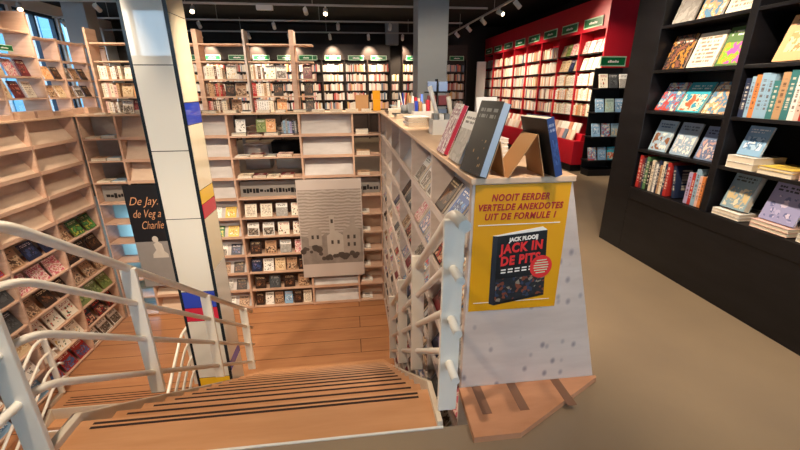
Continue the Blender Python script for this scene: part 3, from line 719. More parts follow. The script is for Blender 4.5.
black_face(1.02, 1, 0.17, 0.21, 'blue_sky', 'light blue book on a white box', ry=0, z_up=0.09, d=0.06)
black_face(1.02, 0, 0.19, 0.27, 'sky_sand', 'blue and sand book on flat copies', t=0.05, z_up=0.05); black_face(1.34, 0, 0.23, 0.27, 'lilac', 'lilac patterned book on flat copies', z_up=0.06); black_face(1.64, 0, 0.22, 0.28, 'pale_green', 'pale green patterned book on flat copies', z_up=0.06)
def flat_book(mtx, w, h, t, mat, label, group, name='book', cat='book'):
    """lying on its back cover"""
    put_book(name, w, h, t, mat, mtx @ T(0, 0, t) @ Matrix.Rotation(R(-90), 4, 'X'), label, group, cat)
def flatM(m, mtx): return mtx
for (u, zi, n, w, t, c, what) in ((1.02, 0, 2, 0.22, .024, 'white', 'white flat book under the blue and sand book'), (1.34, 0, 2, 0.25, .028, 'pale pink', 'pale flat book under the lilac book'), (1.64, 0, 2, .24, .028, 'white', 'white flat book under the pale green book'),
                                  (1.02, 1, 2, .2, .044, 'white', 'thick white book under the light blue book'), (1.27, 1, 1, .22, .03, 'cream', 'cream flat book under the yellow one'), (1.27, 1, 2, .22, .02, 'yellow', 'yellow flat book')):
    for k in range(n):
        if c == 'yellow' and k == 0: continue
        zz = BZ[zi] + k * (t + .0005) + (.012 if c == 'yellow' else 0)
        flat_book(BF @ T(u, 0.012, zz + .0005), w, 0.26, t, SPN[c], '%s, %s, black bookcase' % (what if n == 1 or c == 'yellow' else what.replace('flat book', ('bottom' if k == 0 else 'upper') + ' flat book').replace('thick white', ('bottom' if k == 0 else 'upper') + ' thick white'), BROW[BZ[zi]]), None)
def spines(u0, u1, fr_, z, cols, tmin, tmax, hmin, hmax, where, group, depth=0.17, d0=0.02, name='paperback', gapat=None, tiltlast=False, slack=.0008):
    u = u0; k = 0
    while True:
        t = rnd.uniform(tmin, tmax)
        if u + t > u1: break
        c = cols[k % len(cols)] if not callable(cols) else cols(k)
        h = round(rnd.uniform(hmin, hmax), 2)
        t = max(.01, round(t, 3))
        put_book(name, depth, h, t, SPN[c], fr_ @ T(u + t, d0 + depth / 2 + .0, z + .0005) @ yaw(90), '%s spine-out book, %s %s' % (c, ORD[k], where), group)
        u += t + slack; k += 1
    return k
def pick(*w): return lambda k: rnd.choice(w)
spines(0.03, 0.43, BF, BZ[0], ['red', 'maroon', 'navy', 'green', 'black', 'cream', 'grey', 'white', 'navy', 'tan', 'cream', 'navy'], .022, .042, .25, .31, 'from the post, lowest shelf, black aisle bookcase', 'spines on the lowest shelf of the black bookcase', depth=.24)
put_book('paperback', .22, .28, .03, SPN['navy'], BF @ T(.50, .15, BZ[0] + .0055) @ yaw(90) @ lean(9), 'navy book slumped beside the gap on the black bookcase\'s lowest shelf', 'spines on the lowest shelf of the black bookcase')
spines(0.62, 0.80, BF, BZ[0], ['lilac', 'red', 'light blue', 'pale pink', 'orange', 'red'], .024, .04, .24, .30, 'after the gap, lowest shelf, black aisle bookcase', 'spines on the lowest shelf of the black bookcase', depth=.22)
spines(0.90, 1.86, BF, BZ[2], ['navy', 'light blue', 'orange', 'light blue', 'light blue', 'teal', 'tan', 'teal', 'white', 'pale pink', 'red', 'yellow', 'green', 'yellow', 'yellow', 'pale pink', 'green', 'orange'], .028, .05, .24, .31, 'from the divider, third shelf up, black aisle bookcase', 'spines on the third shelf of the black bookcase', depth=.22)
spines(1.42, 1.85, BF, BZ[1], ['pale pink', 'tan', 'black', 'grey', 'light blue', 'light blue', 'green', 'white'], .035, .05, .24, .29, 'after the flat yellow book, black aisle bookcase', 'spines on the second shelf of the black bookcase', depth=.22)

# ---------------------------------------------------------------- red bookcase
rc = thing('long_bookcase', 'long red bookcase with green signs along the far aisle wall', 'bookcase', (4.7, 14.2, 0), R(-90))
RW, NBAY = 6.83, 8
BW = RW / NBAY
def rpart(n, *a, m='red_paint'): return MB().box(*a).build(n, m, rc)
rpart('fascia', 0, RW, -0.015, 0.0, 2.64, 3.19); rpart('back_board', 0, RW, 0.28, 0.30, 0.62, 3.18); rpart('top_board', 0, RW, 0, 0.28, 3.16, 3.18)
rpart('end_board', RW, RW + 0.03, -0.015, 0.78, 0.0, CEIL - 0.01)
RZ = [1.06, 1.36, 1.65, 1.94, 2.25]
for k in range(NBAY + 1): rpart('upright', max(0, k * BW - 0.02), min(RW, k * BW + 0.02), 0, 0.28, 0.62, 2.64)
for k in range(NBAY):
    for z in RZ + [0.64]: rpart('shelf', k * BW + .021, min(RW, (k + 1) * BW) - .021, 0.004, 0.28, z - 0.02, z, m='black_case')
rpart('low_cabinet', 0, RW, -0.34, 0.28, 0.14, 0.60); rpart('plinth', 0.0, RW - .05, -0.32, 0.28, 0.0, 0.139, m='black_case')
RF = frame(4.7, 14.2, 0, R(-90))
RN = {7: 'aisle-end bay', 6: 'second bay'}
RR = ['lowest shelf', 'second shelf up', 'third shelf up', 'fourth shelf up', 'top shelf']
pal = ('cream', 'white', 'pale pink', 'cream', 'white', 'tan', 'cream', 'orange', 'white', 'red')
for k in (7, 6):
    for i, z in enumerate(RZ):
        where = 'on the %s, red bookcase %s' % (RR[i], RN[k])
        if i >= 3:
            for j in range(4):
                c = rnd.choice(('cream_red', 'white_speck', 'pink_floral', 'sand', 'yellow_cream', 'cream_text', 'olive') if i == 4 or k == 7 else ('cream_red', 'navy', 'busy_red', 'orange', 'sand'))
                put_book('book', .17, .235, .02, COV[c], RF @ T(k * BW + .125 + j * .2, .05, z + .0062) @ lean(15), '%s book facing out, %s %s' % (DW[c], ORD[j], where), 'books facing out in the red bookcase')
        else:
            spines(k * BW + .03, (k + 1) * BW - .04, RF, z, pick(*pal), .035, .062, .19, .24, where, 'spines in the red bookcase', depth=.14, d0=.03)
rest = MB()
def stuff_row(mb, u0, u1, d0, z, d1=.14, hmax=.24, tm=.05):
    u = u0
    while u < u1 - tm:
        t = rnd.uniform(.02, tm); h = rnd.uniform(hmax * .78, hmax)
        if rnd.random() > .06: mb.box(u, u + t - .002, d0, d0 + d1, z, z + h)
        u += t
for k in range(NBAY - 2):
    for z in RZ: stuff_row(rest, k * BW + .03, (k + 1) * BW - .03, .04, z + .001)
o = rest.build('paperbacks', 'mixed_books'); o.location = (4.7, 14.2, 0); o.rotation_euler = (0, 0, R(-90))
tag(o, 'crowded rows of paperbacks filling the red bookcase\'s farther bays', 'paperbacks'); o['kind'] = 'stuff'
# low sloped display in front of the red case
low = MB()
for (d, z) in ((-.30, .613), (-.17, .744)):
    u = 0.05
    while u < RW - .2:
        w = rnd.uniform(.11, .15)
        low.hexa([(u, d, z), (u + w, d, z), (u + w, d + .02, z - .006), (u, d + .02, z - .006), (u, d + .06, z + .19), (u + w, d + .06, z + .19), (u + w, d + .08, z + .185), (u, d + .08, z + .185)])
        u += w + rnd.uniform(.01, .03)
o = low.build('paperbacks', 'mixed_books'); o.location = (4.7, 14.2, 0); o.rotation_euler = (0, 0, R(-90))
tag(o, 'rows of pale paperbacks leaning on the low red cabinet', 'paperbacks'); o['kind'] = 'stuff'
MB().prism([(-.335, .601), (-.1, .601), (-.1, .735), (-.18, .735), (-.2, .605)], 'x', 0.01, RW - .01).build('display_step', 'red_paint', rc)
# black end shelf beside it
es = thing('end_bookcase', 'small black bookcase of travel books facing the aisle, beside the red one', 'bookcase', (4.43, 6.9, 0))
MB().box(.58, .60, 0, .3, 0, 1.95).build('side_board', 'black_case', es)
MB().box(.04, .58, .28, .3, .1, 1.95).build('back_board', 'black_case', es); MB().box(.04, .58, .02, .28, 0, .12).build('plinth', 'black_case', es)
EZ = [.30, .74, 1.18, 1.60]
for z in EZ: MB().box(.0, .58, 0, .28, z - .02, z).build('shelf', 'black_case', es)
EF = frame(4.40, 6.9, 0, 0)
for i, z in enumerate(EZ):
    for j in range(3):
        c = [['busy_blue', 'blue_sky', 'turquoise'], ['blue_sky', 'busy_blue', 'sky_sand'], ['blue_sky', 'pale_green', 'blue_sky'], ['cream_red', 'grey', 'grey_white']][i][j]
        put_book('book', .16, .24, .02, COV[c], EF @ T(.13 + .195 * j, .04, z + .006) @ lean(16), '%s book, %s on the %s of the small black end bookcase' % (DW[c], ORD[j], RR[i] if i < 3 else 'top shelf'), 'travel books in the end bookcase')

# ---------------------------------------------------------------- far dark bookcases
fc = thing('long_bookcase', 'long dark brown bookcase with green signs on the far wall', 'bookcase', (-6.0, 13.7, 0))
FW, FB = 0.735, 10
for k in range(FB + 1): MB().box(k * FW - .02, k * FW + .02, 0, .28, 0, 2.5).build('upright', 'far_case', fc)
FZ = [.98, 1.27, 1.56, 1.85, 2.14]
for k in range(FB):
    for z in FZ: MB().box(k * FW + .021, (k + 1) * FW - .021, 0, .27, z - .02, z).build('shelf', 'far_case', fc)
MB().box(0, FB * FW, .0, .3, 2.5, 2.95).build('fascia', 'far_case', fc); MB().box(0, FB * FW, .27, .29, 0, 2.5).build('back_board', 'far_case', fc)
fc2 = thing('long_bookcase', 'dark brown bookcase on the far wall behind the thick grey column', 'bookcase', (1.76, 13.7, 0))
for k in range(4): MB().box(k * .72 - .02, k * .72 + .02, 0, .28, 0, 2.5).build('upright', 'far_case', fc2)
for k in range(3):
    for z in FZ: MB().box(k * .72 + .021, (k + 1) * .72 - .021, 0, .27, z - .02, z).build('shelf', 'far_case', fc2)
MB().box(0, 2.16, .0, .3, 2.5, 2.95).build('fascia', 'far_case', fc2); MB().box(0, 2.16, .27, .29, 0, 2.5).build('back_board', 'far_case', fc2)
fb = MB()
for k in range(FB):
    for z in FZ: stuff_row(fb, -6 + k * FW + .03, -6 + (k + 1) * FW - .03, 13.74, z + .001, hmax=.235, tm=.06)
for k in range(3):
    for z in FZ: stuff_row(fb, 1.76 + k * .72 + .03, 1.76 + (k + 1) * .72 - .03, 13.74, z + .001, hmax=.235, tm=.06)
for z in FZ[:4]: stuff_row(fb, 1.42, 1.68, 13.85, z + .001, d1=.1)
o = fb.build('paperbacks', 'mixed_books'); tag(o, 'packed rows of pale paperbacks on the dark far wall shelves', 'paperbacks'); o['kind'] = 'stuff'
ns = thing('wall_shelf', 'narrow dark shelf strip between the two far wall bookcases', 'shelf', (1.4, 13.83, 0))
for z in FZ[:4]: MB().box(0, .3, 0, .168, z - .02, z).build('shelf', 'far_case', ns)

# ---- green category signs
def sign(loc, rz, w, h, label, group):
    o = thing('category_sign', label, 'sign', loc, rz, group)
    MB().box(-w / 2, w / 2, -.012, 0, -h / 2, h / 2).build('edge', 'sign_edge', o)
    b = h * .12
    MB().box(-w / 2 + b, w / 2 - b, -.014, -.012, -h / 2 + b, h / 2 - b).build('face', 'sign_green', o)
    t = MB(); x = -w * .2
    for k in range(5):
        ww = w * (.05 + .03 * ((k * 7) % 3)); hh = h * (.18 + .07 * (k % 2)); t.box(x, x + ww, -.0155, -.014, -h * .14, -h * .14 + hh); x += ww + w * .012
    t.build('lettering', 'white', o)
    return o
for k in range(NBAY):
    sign((4.68, 14.2 - (k + .5) * BW, 2.78), R(-90), .62, .17, 'green category sign above the red bookcase, %s bay from the aisle end' % ORD[NBAY - 1 - k], 'green signs on the red bookcase')
sign((4.79, 7.19, 2.06), 0, .5, .17, 'green category sign over the small black end bookcase', None)
for k in range(FB):
    sign((-6 + (k + .5) * FW, 13.68, 2.55), 0, .50, .14, 'green sign over the far dark bookcase, %s bay from the grey column' % ORD[FB - 1 - k], 'green signs on the far bookcase')
for k in range(3):
    sign((1.76 + (k + .5) * .72, 13.68, 2.55), 0, .48, .14, ['green sign over the far shelves just before the grey column', 'green sign on the far wall hidden behind the grey column', 'green sign over the far shelves just past the grey column'][k], 'green signs on the far bookcase')

# ---------------------------------------------------------------- pine racks above the counters
pk = thing('open_shelf_rack', 'open pine shelf rack standing on the back counter', 'shelf', (0, 7.62, 0))
PX = [-4.26, -3.40, -2.56, -1.77, -0.97]
for k, x in enumerate(PX):
    w = .08 if k in (2, 4) else .035
    MB().box(x - w / 2, x + w / 2, 0, .30, CT, 2.57).build('post', 'white_pine' if k == 3 else 'pine', pk, bevel=.003)  # fourth post in paler pine, painted as catching the light
for z in (1.49, 1.78, 2.07, 2.35):
    for k in range(4):
        MB().box(PX[k] + .041, PX[k + 1] - .041, .004, .296, z - .022, z).build('shelf', 'pine_h', pk)
    if z != 1.78 and z != 1.49: MB().box(PX[4] + .041, -.62, .004, .296, z - .022, z).build('shelf', 'pine_h', pk)
    else: MB().box(PX[4] + .041, -.62, .004, .296, z - .022, z).build('shelf', 'pine_h', pk)
sign((-.74, 7.62, 2.13), 0, .24, .085, 'small green sign at the end of the open pine rack', None)
PF = frame(0, 7.62, 0, 0)
PROW = ['counter row', 'middle row', 'upper row']
PB = ['bay by the windows', 'bay behind the column', 'third bay', 'last full bay']
for k in range(4):
    for i, z in enumerate((CT + .001, 1.491, 1.781)):
        a, b = PX[k] + .045, PX[k + 1] - .045
        where = 'in the %s, pine rack %s' % (PROW[i], PB[k])
        mid = a + rnd.uniform(.2, .4)
        spines(a, mid, PF, z, pick('cream', 'white', 'tan', 'pale pink', 'cream', 'brown', 'white', 'red'), .03, .055, .19, .24, where, 'books on the pine rack', depth=.17, d0=.06)
        u = mid + .11; j = 0
        while u + .09 < b:
            c = rnd.choice(('dark_brown', 'sand', 'cream_text', 'maroon', 'orange', 'white_photo', 'white_speck', 'tan_photo'))
            put_book('hardback', .17, .225, .025, COV[c], PF @ T(u, .07, z + .006) @ lean(12), '%s book facing out, %s %s' % (DW[c], ORD[j], where), 'covers facing out on the pine rack')
            u += .185; j += 1
for i, z in enumerate((CT + .001, 1.491, 1.781)):
    c = ('dark_brown', 'dark_brown', 'maroon')[i]
    put_book('hardback', .16, .24, .03, COV[c], PF @ T(-.74, .06, z + .008) @ lean(12), '%s book at the open end of the pine rack, %s' % (DW[c], PROW[i]), 'covers facing out on the pine rack')
# flat books and piles in front of the rack on the back counter
u = -4.3; n = 0
spots = []
while u < 0.45:
    w = rnd.uniform(.16, .24)
    spots.append((u + w / 2, w)); u += w + rnd.uniform(.04, .16)
for n, (x, w) in enumerate(spots):
    for k in range(rnd.choice((1, 2, 2, 3)) if x < -.5 else rnd.choice((2, 3))):
        t = .022; c = rnd.choice(('white', 'cream', 'white', 'tan', 'grey'))
        flat_book(frame(x, 7.43, CT + k * (t + .0006) + .0004, 0), round(w, 2), .17, t, SPN[c], '%s flat book, %s pile along the back counter, %s from below' % (c, ORD[n], ORD[k]), 'flat piles on the back counter', 'flat_book')
# see-through bays: flat stacks and a few upright books
def flats(bx, w, r, n0, lab, cols, dd=.03, frm='column'):
    u = bx + .05; k = 0
    z = row_z(r)
    while u + .2 < bx + w - .02:
        ww = round(rnd.uniform(.2, .26), 2); nn = rnd.choice(n0)
        for q in range(nn):
            c = rnd.choice(cols)
            flat_book(frame(u + ww / 2, 7.41 + dd, z + q * .0256 + .0005, 0), ww, .24, .025, SPN[c], '%s flat book, %s stack from the %s, %s up, %s' % (c, ORD[k], frm, ORD[q], lab), 'flat stacks in the see-through bays', 'flat_book')
        u += ww + rnd.uniform(.01, .05); k += 1
for r in (7, 8, 9):
    nm = {7: 'third row down', 8: 'second row down', 9: 'top row'}[r]
    flats(-2.18, 1.25, r, (1, 2), 'wide bay\'s ' + nm, ('white', 'cream', 'tan', 'maroon', 'grey', 'brown', 'pale pink'))
    flats(.03, .50, r, (2, 3), 'lattice-side bay\'s ' + nm, ('tan', 'grey', 'cream', 'brown', 'tan', 'white'))
    flats(-4.6, .60, r, (1, 2), 'corner bay\'s ' + nm, ('white', 'cream', 'tan', 'light blue'), frm='corner')
W9 = frame(0, 7.41, 0, 0)
spines(-1.26, -.97, W9, row_z(9) + .027, ['grey', 'light blue', 'grey', 'light blue', 'lilac', 'navy'], .03, .045, .2, .25, 'upright in the wide bay\'s top row', 'upright books in the wide bay', depth=.16, d0=.1)
for x, c in ((-1.98, 'white_black'), (-1.62, 'olive'), (-1.45, 'orange')):
    put_book('book', .17, .23, .02, COV[c], W9 @ T(x, .1, row_z(9) + .06) @ lean(10), '%s book standing in the wide bay\'s top row' % DW[c], 'upright books in the wide bay')
for r in (0, 1, 2, 3, 4, 5):
    flats(.03, .50, r, (1, 1, 2), 'lattice-side bay\'s %s row up' % ORD[r], ('white', 'red', 'black', 'white', 'maroon'), .05)

# grey lettered strips across the shelves at head height of the lower room
for bx, w, lab in ((-4.6, .6, 'in the stairwell corner bay'), (-2.18, 1.25, 'in the wide bay beside the column'), (.02, .52, 'in the bay next to the lattice counter')):
    o = thing('lettered_strip', 'grey strip with black lettering ' + lab, 'sign', (bx + w / 2, 7.56, row_z(6) + .001), 0, None)
    MB().box(-w / 2 + .03, w / 2 - .03, 0, .02, 0, .30).build('board', plain('strip_grey', '8b8580', .6), o)
    t = MB(); x = -w / 2 + .08
    while x < w / 2 - .1:
        ww = rnd.uniform(.03, .07); t.box(x, x + ww, -.001, 0, .06 + rnd.uniform(0, .03), .12 + rnd.uniform(0, .05)); x += ww + rnd.uniform(.008, .02)
    t.build('lettering', 'black', o)
# tables and panels seen through the upper open bays
tb = thing('display_table', 'pale table of flat books seen through the open shelves', 'table', (-1.5, 9.4, 0))
MB().box(-1.1, 1.1, -.45, .45, .72, .76).build('table_top', 'white_panel', tb)
for x in (-1.03, 1.03):
    for y in (-.38, .38): MB().box(x - .03, x + .03, y - .03, y + .03, 0, .72).build('leg', 'white_metal', tb)
for k in range(7):
    for q in range(2 + k % 3):
        c = ('white', 'orange', 'yellow', 'cream', 'light blue', 'tan', 'red')[k]
        flat_book(frame(-2.4 + .3 * k, 9.1, .7605 + q * .0306, 0), .24, .3, .03, SPN[c], '%s flat book on the pale table behind the open shelves, %s up' % (c, ORD[q]), 'flat books on the pale table', 'flat_book')
mb_ = thing('media_case', 'black case seen through the wide bay behind the pine shelves', 'case', (-1.25, 8.7, 0))
MB().box(-.42, .42, -.2, .2, .22, .58).build('body', 'charcoal', mb_, bevel=.01); MB().box(-.36, .36, -.14, .14, 0, .22).build('stand', 'white_metal', mb_)
wt = thing('display_box', 'white display box seen through the wide bay beside the black case', 'box', (-2.0, 8.8, 0))
MB().box(-.25, .25, -.2, .2, 0, .50).build('body', 'white_panel', wt, bevel=.005); MB().box(-.26, .26, -.21, .21, .501, .52).build('lid', 'white', wt)
yb_ = thing('display_box', 'yellow cardboard display box standing at the back counter corner', 'box', (.50, 7.78, CT))
MB().box(-.07, .07, -.07, .07, .001, .2).build('body', 'yellow', yb_, bevel=.003); MB().box(-.07, .07, .05, .07, .2, .36).build('back_flap', 'yellow', yb_)
kb_ = thing('display_box', 'brown card box beside the yellow display box at the counter corner', 'box', (.22, 7.78, CT))
MB().box(-.12, .12, -.08, .08, .001, .26).build('body', 'kraft', kb_, bevel=.003); MB().box(-.125, .125, -.085, .085, .261, .285).build('lid', 'kraft', kb_)
rp = thing('standing_board', 'dark red standing panel seen through the corner shelves', 'panel', (-4.15, 9.7, 0))
MB().box(-.5, .5, 0, .04, .05, 1.0).build('board', plain('dark_red_board', '8c1424', .5), rp)
for x in (-.45, .45): MB().box(x - .03, x + .03, -.15, .15, 0, .049).build('foot', 'charcoal', rp)
# ---- books facing out on the sloped display boards
def on_board(FR, u, z, w, h, t, key, label, group, split=False):
    a = 34.6; h = min(h, .238)
    put_book('book', w, h, t, COV[key], FR @ T(u, .030 - t * math.cos(R(a)), z + .002 + t * math.sin(R(a))) @ lean(a), label, group, split=split)
ROWN = ['lowest row', 'second row up', 'third row up', 'fourth row up', 'fifth row up', 'sixth row up', 'seventh row up', 'eighth row up', 'ninth row up', 'top row']
LROW = {0: [('red_blue',), ('white_photo',), ('sand',)], 1: [('white_speck',), ('black_red',), ('white_photo',)], 2: [('cream_red',), ('olive',), ('white_speck',)], 3: [('dark_brown',), ('tan_photo',), ('pink_floral',)],
        4: [('pink_floral',), ('green',), ('grey',)], 5: [('navy',), ('white_photo',), ('grey',)]}
LD = {(0, 0): 'white_photo', (0, 1): 'black_red', (0, 2): 'olive', (0, 3): 'tan_photo', (0, 4): 'dark_brown', (0, 5): 'green',
      (1, 0): 'red_blue', (1, 1): 'white_speck', (1, 2): 'cream_red', (1, 3): 'dark_brown', (1, 4): 'pink_floral', (1, 5): 'navy',
      (2, 0): 'blue_sky', (2, 1): 'white_black', (2, 2): 'sand', (2, 3): 'grey', (2, 4): 'grey', (2, 5): 'red_blue'}
for k in range(3):
    FR = frame(-4.63, LY[k], 0, R(90))
    for r in range(6):
        for j in range(3):
            key = LD[(k, r)]
            if j == 2 and r in (3, 5): key = rnd.choice(('sand', 'tan_photo', 'pink_floral'))
            put_book('book', .24 if r % 2 else .265, .275, .02, COV[key], FR @ T(1.01 - .17 - j * .325, .035, row_z(r) + .0092) @ lean(26), '%s book, %s from the corner, %s, tan wall\'s %s' % (DW[key], ORD[j], ROWN[r], LN[k]), 'books on the tan display wall')
W3 = frame(BX[2], 7.41, 0, 0); W4 = frame(BX[3], 7.41, 0, 0)
d3 = ['white_black', 'grey_white', 'tan_photo', 'white_photo', 'green', 'white_black']
d3b = ['tan_photo', 'dark_brown', 'dark_brown', 'navy', 'yellow_cream', 'yellow_cream']
for r in range(6):
    for j, dd in enumerate((d3, d3b)):
        on_board(W3, .44 + j * .27, row_z(r), .2, .23, .02, dd[r], '%s book, %s, narrow bay beside the column, %s' % (DW[dd[r]], ROWN[r], ('column side', 'far side')[j]), 'books in the narrow bay')
d4 = [['dark_brown', 'white_black', 'tan_photo', 'blue_sky', 'dark_brown', 'cream_text'], ['dark_brown', 'grey', 'dark_brown', 'tan_photo'], ['navy', 'white_black', 'sand', 'tan_photo', 'dark_brown'],
      ['dark_brown', 'tan_photo', 'grey_white', 'pink_floral'], ['white_photo', 'white_photo', 'cream_red', 'cream_red'], ['cream_text', 'cream_text', 'grey_white', 'cream_red']]
for r in range(6):
    n = len(d4[r]); st_ = 1.16 / n
    for j, key in enumerate(d4[r]):
        put_book('book', round(min(.215, st_ - .03), 3), .255, .02, COV[key], W4 @ T(.045 + st_ * (j + .5), .05, row_z(r) + .0065) @ lean(15), '%s book, %s from the column, %s of the wide bay' % (DW[key], ORD[j], ROWN[r]), 'books facing out in the wide bay')
lk = ['tan_photo', 'black_red', 'busy_red', 'dark_brown', 'grey', 'white_photo', 'busy_blue', 'navy', 'pink_floral', 'dusk', 'maroon', 'grey_white']
for k in range(6):
    FR = frame(.55, TY[k], 0, R(-90))
    for r in range(10):
        if r == 9 and k < 4 or r == 8 and k < 3 or r == 7 and k < 2: continue
        for j in range(3):
            key = lk[(k * 5 + r * 3 + (j > 0) * 1) % len(lk)]
            if r == 9 and k == 5: key = ('dark_brown', 'blue_bright', 'blue_bright')[j]
            if r == 9 and k == 4: key = 'white_photo'
            if r == 9 and j == 2 and k == 5: continue
            on_board(FR, .17 + j * .30, row_z(r), .2, .25, .02, key, '%s book, %s place, %s, %s bay of the lattice counter' % (DW[key], ORD[j], ROWN[r], 'corner' if k == 0 else 'poster-end' if k == 5 else ORD[k]), 'books on the lattice counter side')

# ---------------------------------------------------------------- things on the lattice counter
def leaner(y, w, h, t, key, label, tilt=20, x=.545, ry=-90):
    # front faces the stairs (-X)
    m = Matrix.Translation((x, y, CT + t * math.sin(R(tilt)) + .001)) @ yaw(ry) @ lean(tilt)
    return put_book('book', w, h, t, COV[key], m, label, None, split=True)
b1 = leaner(1.765, .20, .335, .04, 'black_gold', 'large black hardback leaning on a kraft stand at the counter end', 17, .54, -80)
for ch in b1.children: ch.material_slots[0].link = 'OBJECT'; ch.material_slots[0].material = plain('blue_white_page_edges', 'a9bcd4', .6)
b2 = leaner(2.09, .21, .275, .035, 'grey_white', 'white and grey hardback with a red spine leaning on the counter', 22)
b3 = leaner(2.42, .19, .31, .03, 'pink_white', 'white plum-drawn tall book leaning third from the counter end', 22)
for bk_, pg_ in ((b3, 'a8203c'), (b2, 'a9bcd4')):
    for ch in bk_.children: ch.material_slots[0].link = 'OBJECT'; ch.material_slots[0].material = plain('tinted_page_edges', pg_, .6)
def stand(x, y, rz, label, D, ap, h):
    o = thing('book_stand', label, 'stand', (x, y, CT), rz)
    w, v = .09, .08
    MB().hexa([(-w, 0, 0), (w, 0, 0), (w, .004, 0), (-w, .004, 0), (-v, ap, h), (v, ap, h), (v, ap + .004, h), (-v, ap + .004, h)]).build('front_flap', 'kraft', o)
    MB().hexa([(-w, D, 0), (w, D, 0), (w, D + .004, 0), (-w, D + .004, 0), (-v, ap + .0045, h), (v, ap + .0045, h), (v, ap + .0085, h), (-v, ap + .0085, h)]).build('rear_flap', 'kraft', o)
    return o
stand(.605, 1.79, R(-90), 'kraft cardboard stand behind the large black hardback', .085, .05, .16)
stand(.873, 1.77, R(90), 'kraft cardboard stand under the blue-spined book facing the aisle', .17, .045, .19)
b4 = put_book('book', .22, .27, .035, COV['blue_spine'], Matrix.Translation((.935, 1.765, CT + .012)) @ yaw(96) @ lean(17), 'dark hardback with blue spine leaning on its stand and facing the aisle', None, split=True)
MB().box(-.109, .11, .0352, .0362, .001, .269).build('back_cover', COV['blank_back'], b4)
for k in range(5):
    flat_book(frame(.80, 2.16, CT + k * .0235 + .0005, R(3 * (k % 2))), .17, .2, .023, SPN['white'], 'white paperback in a pile behind the kraft stands, %s from below' % ORD[k], 'white pile on the lattice counter', 'flat_book')
for k in range(4):
    flat_book(frame(.72, 4.2, CT + k * .026 + .0005, R(4 * (k % 2))), .24, .3, .025, SPN['white' if k % 2 else 'cream'], 'pale flat book in the long pile along the counter, %s from below' % ORD[k], 'pale pile on the lattice counter', 'flat_book')
bs = thing('wicker_basket', 'brown wicker basket beside the white pile on the counter', 'basket', (.82, 2.62, CT))
wb = MB(); N = 20
for k in range(9):
    r = .11 + .02 * math.sin(k / 8 * 2.6); z = .012 + k * .024
    wb.tube([(r * math.cos(a / N * 2 * math.pi), r * math.sin(a / N * 2 * math.pi), z) for a in range(N + 1)], .012, 6)
wb.build('woven_body', 'wicker', bs)
MB().tube([(0, 0, .001), (0, 0, .02)], .1, 20).build('bottom', 'wicker', bs)
cd = thing('info_card', 'white printed card standing in a clear block on the counter', 'card', (.95, 2.75, CT))
MB().box(-.05, .05, -.02, .02, 0, .03).build('block', 'white_metal', cd)
MB().hexa([(-.06, -.004, .03), (.06, -.004, .03), (.06, .004, .03), (-.06, .004, .03), (-.075, .03, .33), (.075, .03, .33), (.075, .036, .33), (-.075, .036, .33)]).build('card', 'white', cd)
# pen pots, holders
hd = thing('card_holder', 'white box holder with grey notebooks on the counter', 'holder', (.80, 3.55, CT))
MB().box(-.09, .09, -.09, .09, 0, .006).build('base', 'white_metal', hd)
for a in ((-.09, .09, -.09, -.084, .006, .13), (-.09, .09, .084, .09, .006, .13), (-.09, -.084, -.084, .084, .006, .13), (.084, .09, -.084, .084, .006, .13)): MB().box(*a).build('side', 'white_metal', hd)
for k in range(3):
    o = MB().box(-.02, .02, -.06, .06, 0, .17).build('notebook', 'grey_plastic' if k != 1 else 'white'); o.location = (.745 + .05 * k, 3.55, CT + .0065); tag(o, ['grey notebook in the white holder, stairs side', 'white notebook in the middle of the white holder', 'grey notebook in the white holder, aisle side'][k], 'notebook')
for x, y, h, tl, lab in ((.86, 3.95, .32, -16, 'long white rolled poster leaning in a pot on the counter'), (.95, 3.75, .22, -10, 'short cream rolled poster beside the white holder')):
    pt = thing('pot', 'grey pot holding the ' + ('long' if h > .31 else 'short') + ' rolled poster', 'pot', (x, y, CT))
    MB().tube([(0, 0, 0), (0, 0, .1)], .055, 16).build('cup', 'grey_plastic', pt, smooth=True)
    o = MB().tube([(0, 0, 0), (0, 0, h)], .022, 14).build('rolled_poster', 'white' if h > .31 else 'pages', smooth=True)
    o.location = (x, y, CT + .101); o.rotation_euler = (0, R(tl), 0); tag(o, lab, 'poster')
for x, y, cnt, lab in ((.72, 5.3, 3, 'mid-counter'), (.68, 6.0, 4, 'far-counter'), (.80, 6.7, 5, 'corner')):
    for k in range(cnt):
        c = ('white', 'cream', 'black', 'white', 'light blue')[k]
        flat_book(frame(x, y, CT + k * .026 + .0005, R(5 * (k % 3) - 5)), .25, .3, .025, SPN[c], '%s flat book in the %s pile of the lattice counter, %s from below' % (c, lab, ORD[k]), 'piles farther along the lattice counter', 'flat_book')
for x, y, w, h, c, lab in ((.86, 4.75, .13, .14, 'white_metal', 'white box organiser'), (.92, 5.75, .12, .2, 'grey_plastic', 'grey box organiser'), (.86, 6.46, .13, .12, 'white_metal', 'low white box organiser')):
    og = thing('organiser', lab + ' filled with cards on the lattice counter', 'organiser', (x, y, CT))
    MB().box(-w, w, -.08, .08, .001, .008).build('base', c, og)
    for a in ((-w, w, -.08, -.074, .008, h), (-w, w, .074, .08, .008, h), (-w, -w + .006, -.074, .074, .008, h), (w - .006, w, -.074, .074, .008, h)): MB().box(*a).build('side', c, og)
    for k in range(5):
        o = MB().box(-w * .14, w * .14, -.045, .045, 0, h + rnd.uniform(.04, .12)).build('greeting_card', ['kraft', 'white', 'red_paint', 'pages', 'col_blue'][(k + int(y)) % 5]); o.location = (x - w * .72 + w * .36 * k, y, CT + .0085)
        tag(o, '%s card standing in the %s' % (ORD[k], lab), 'card', 'cards in the ' + lab)
pp = thing('pen_pot', 'grey pot of pens and brushes on the counter pile', 'pot', (.72, 5.42, CT + .0785))
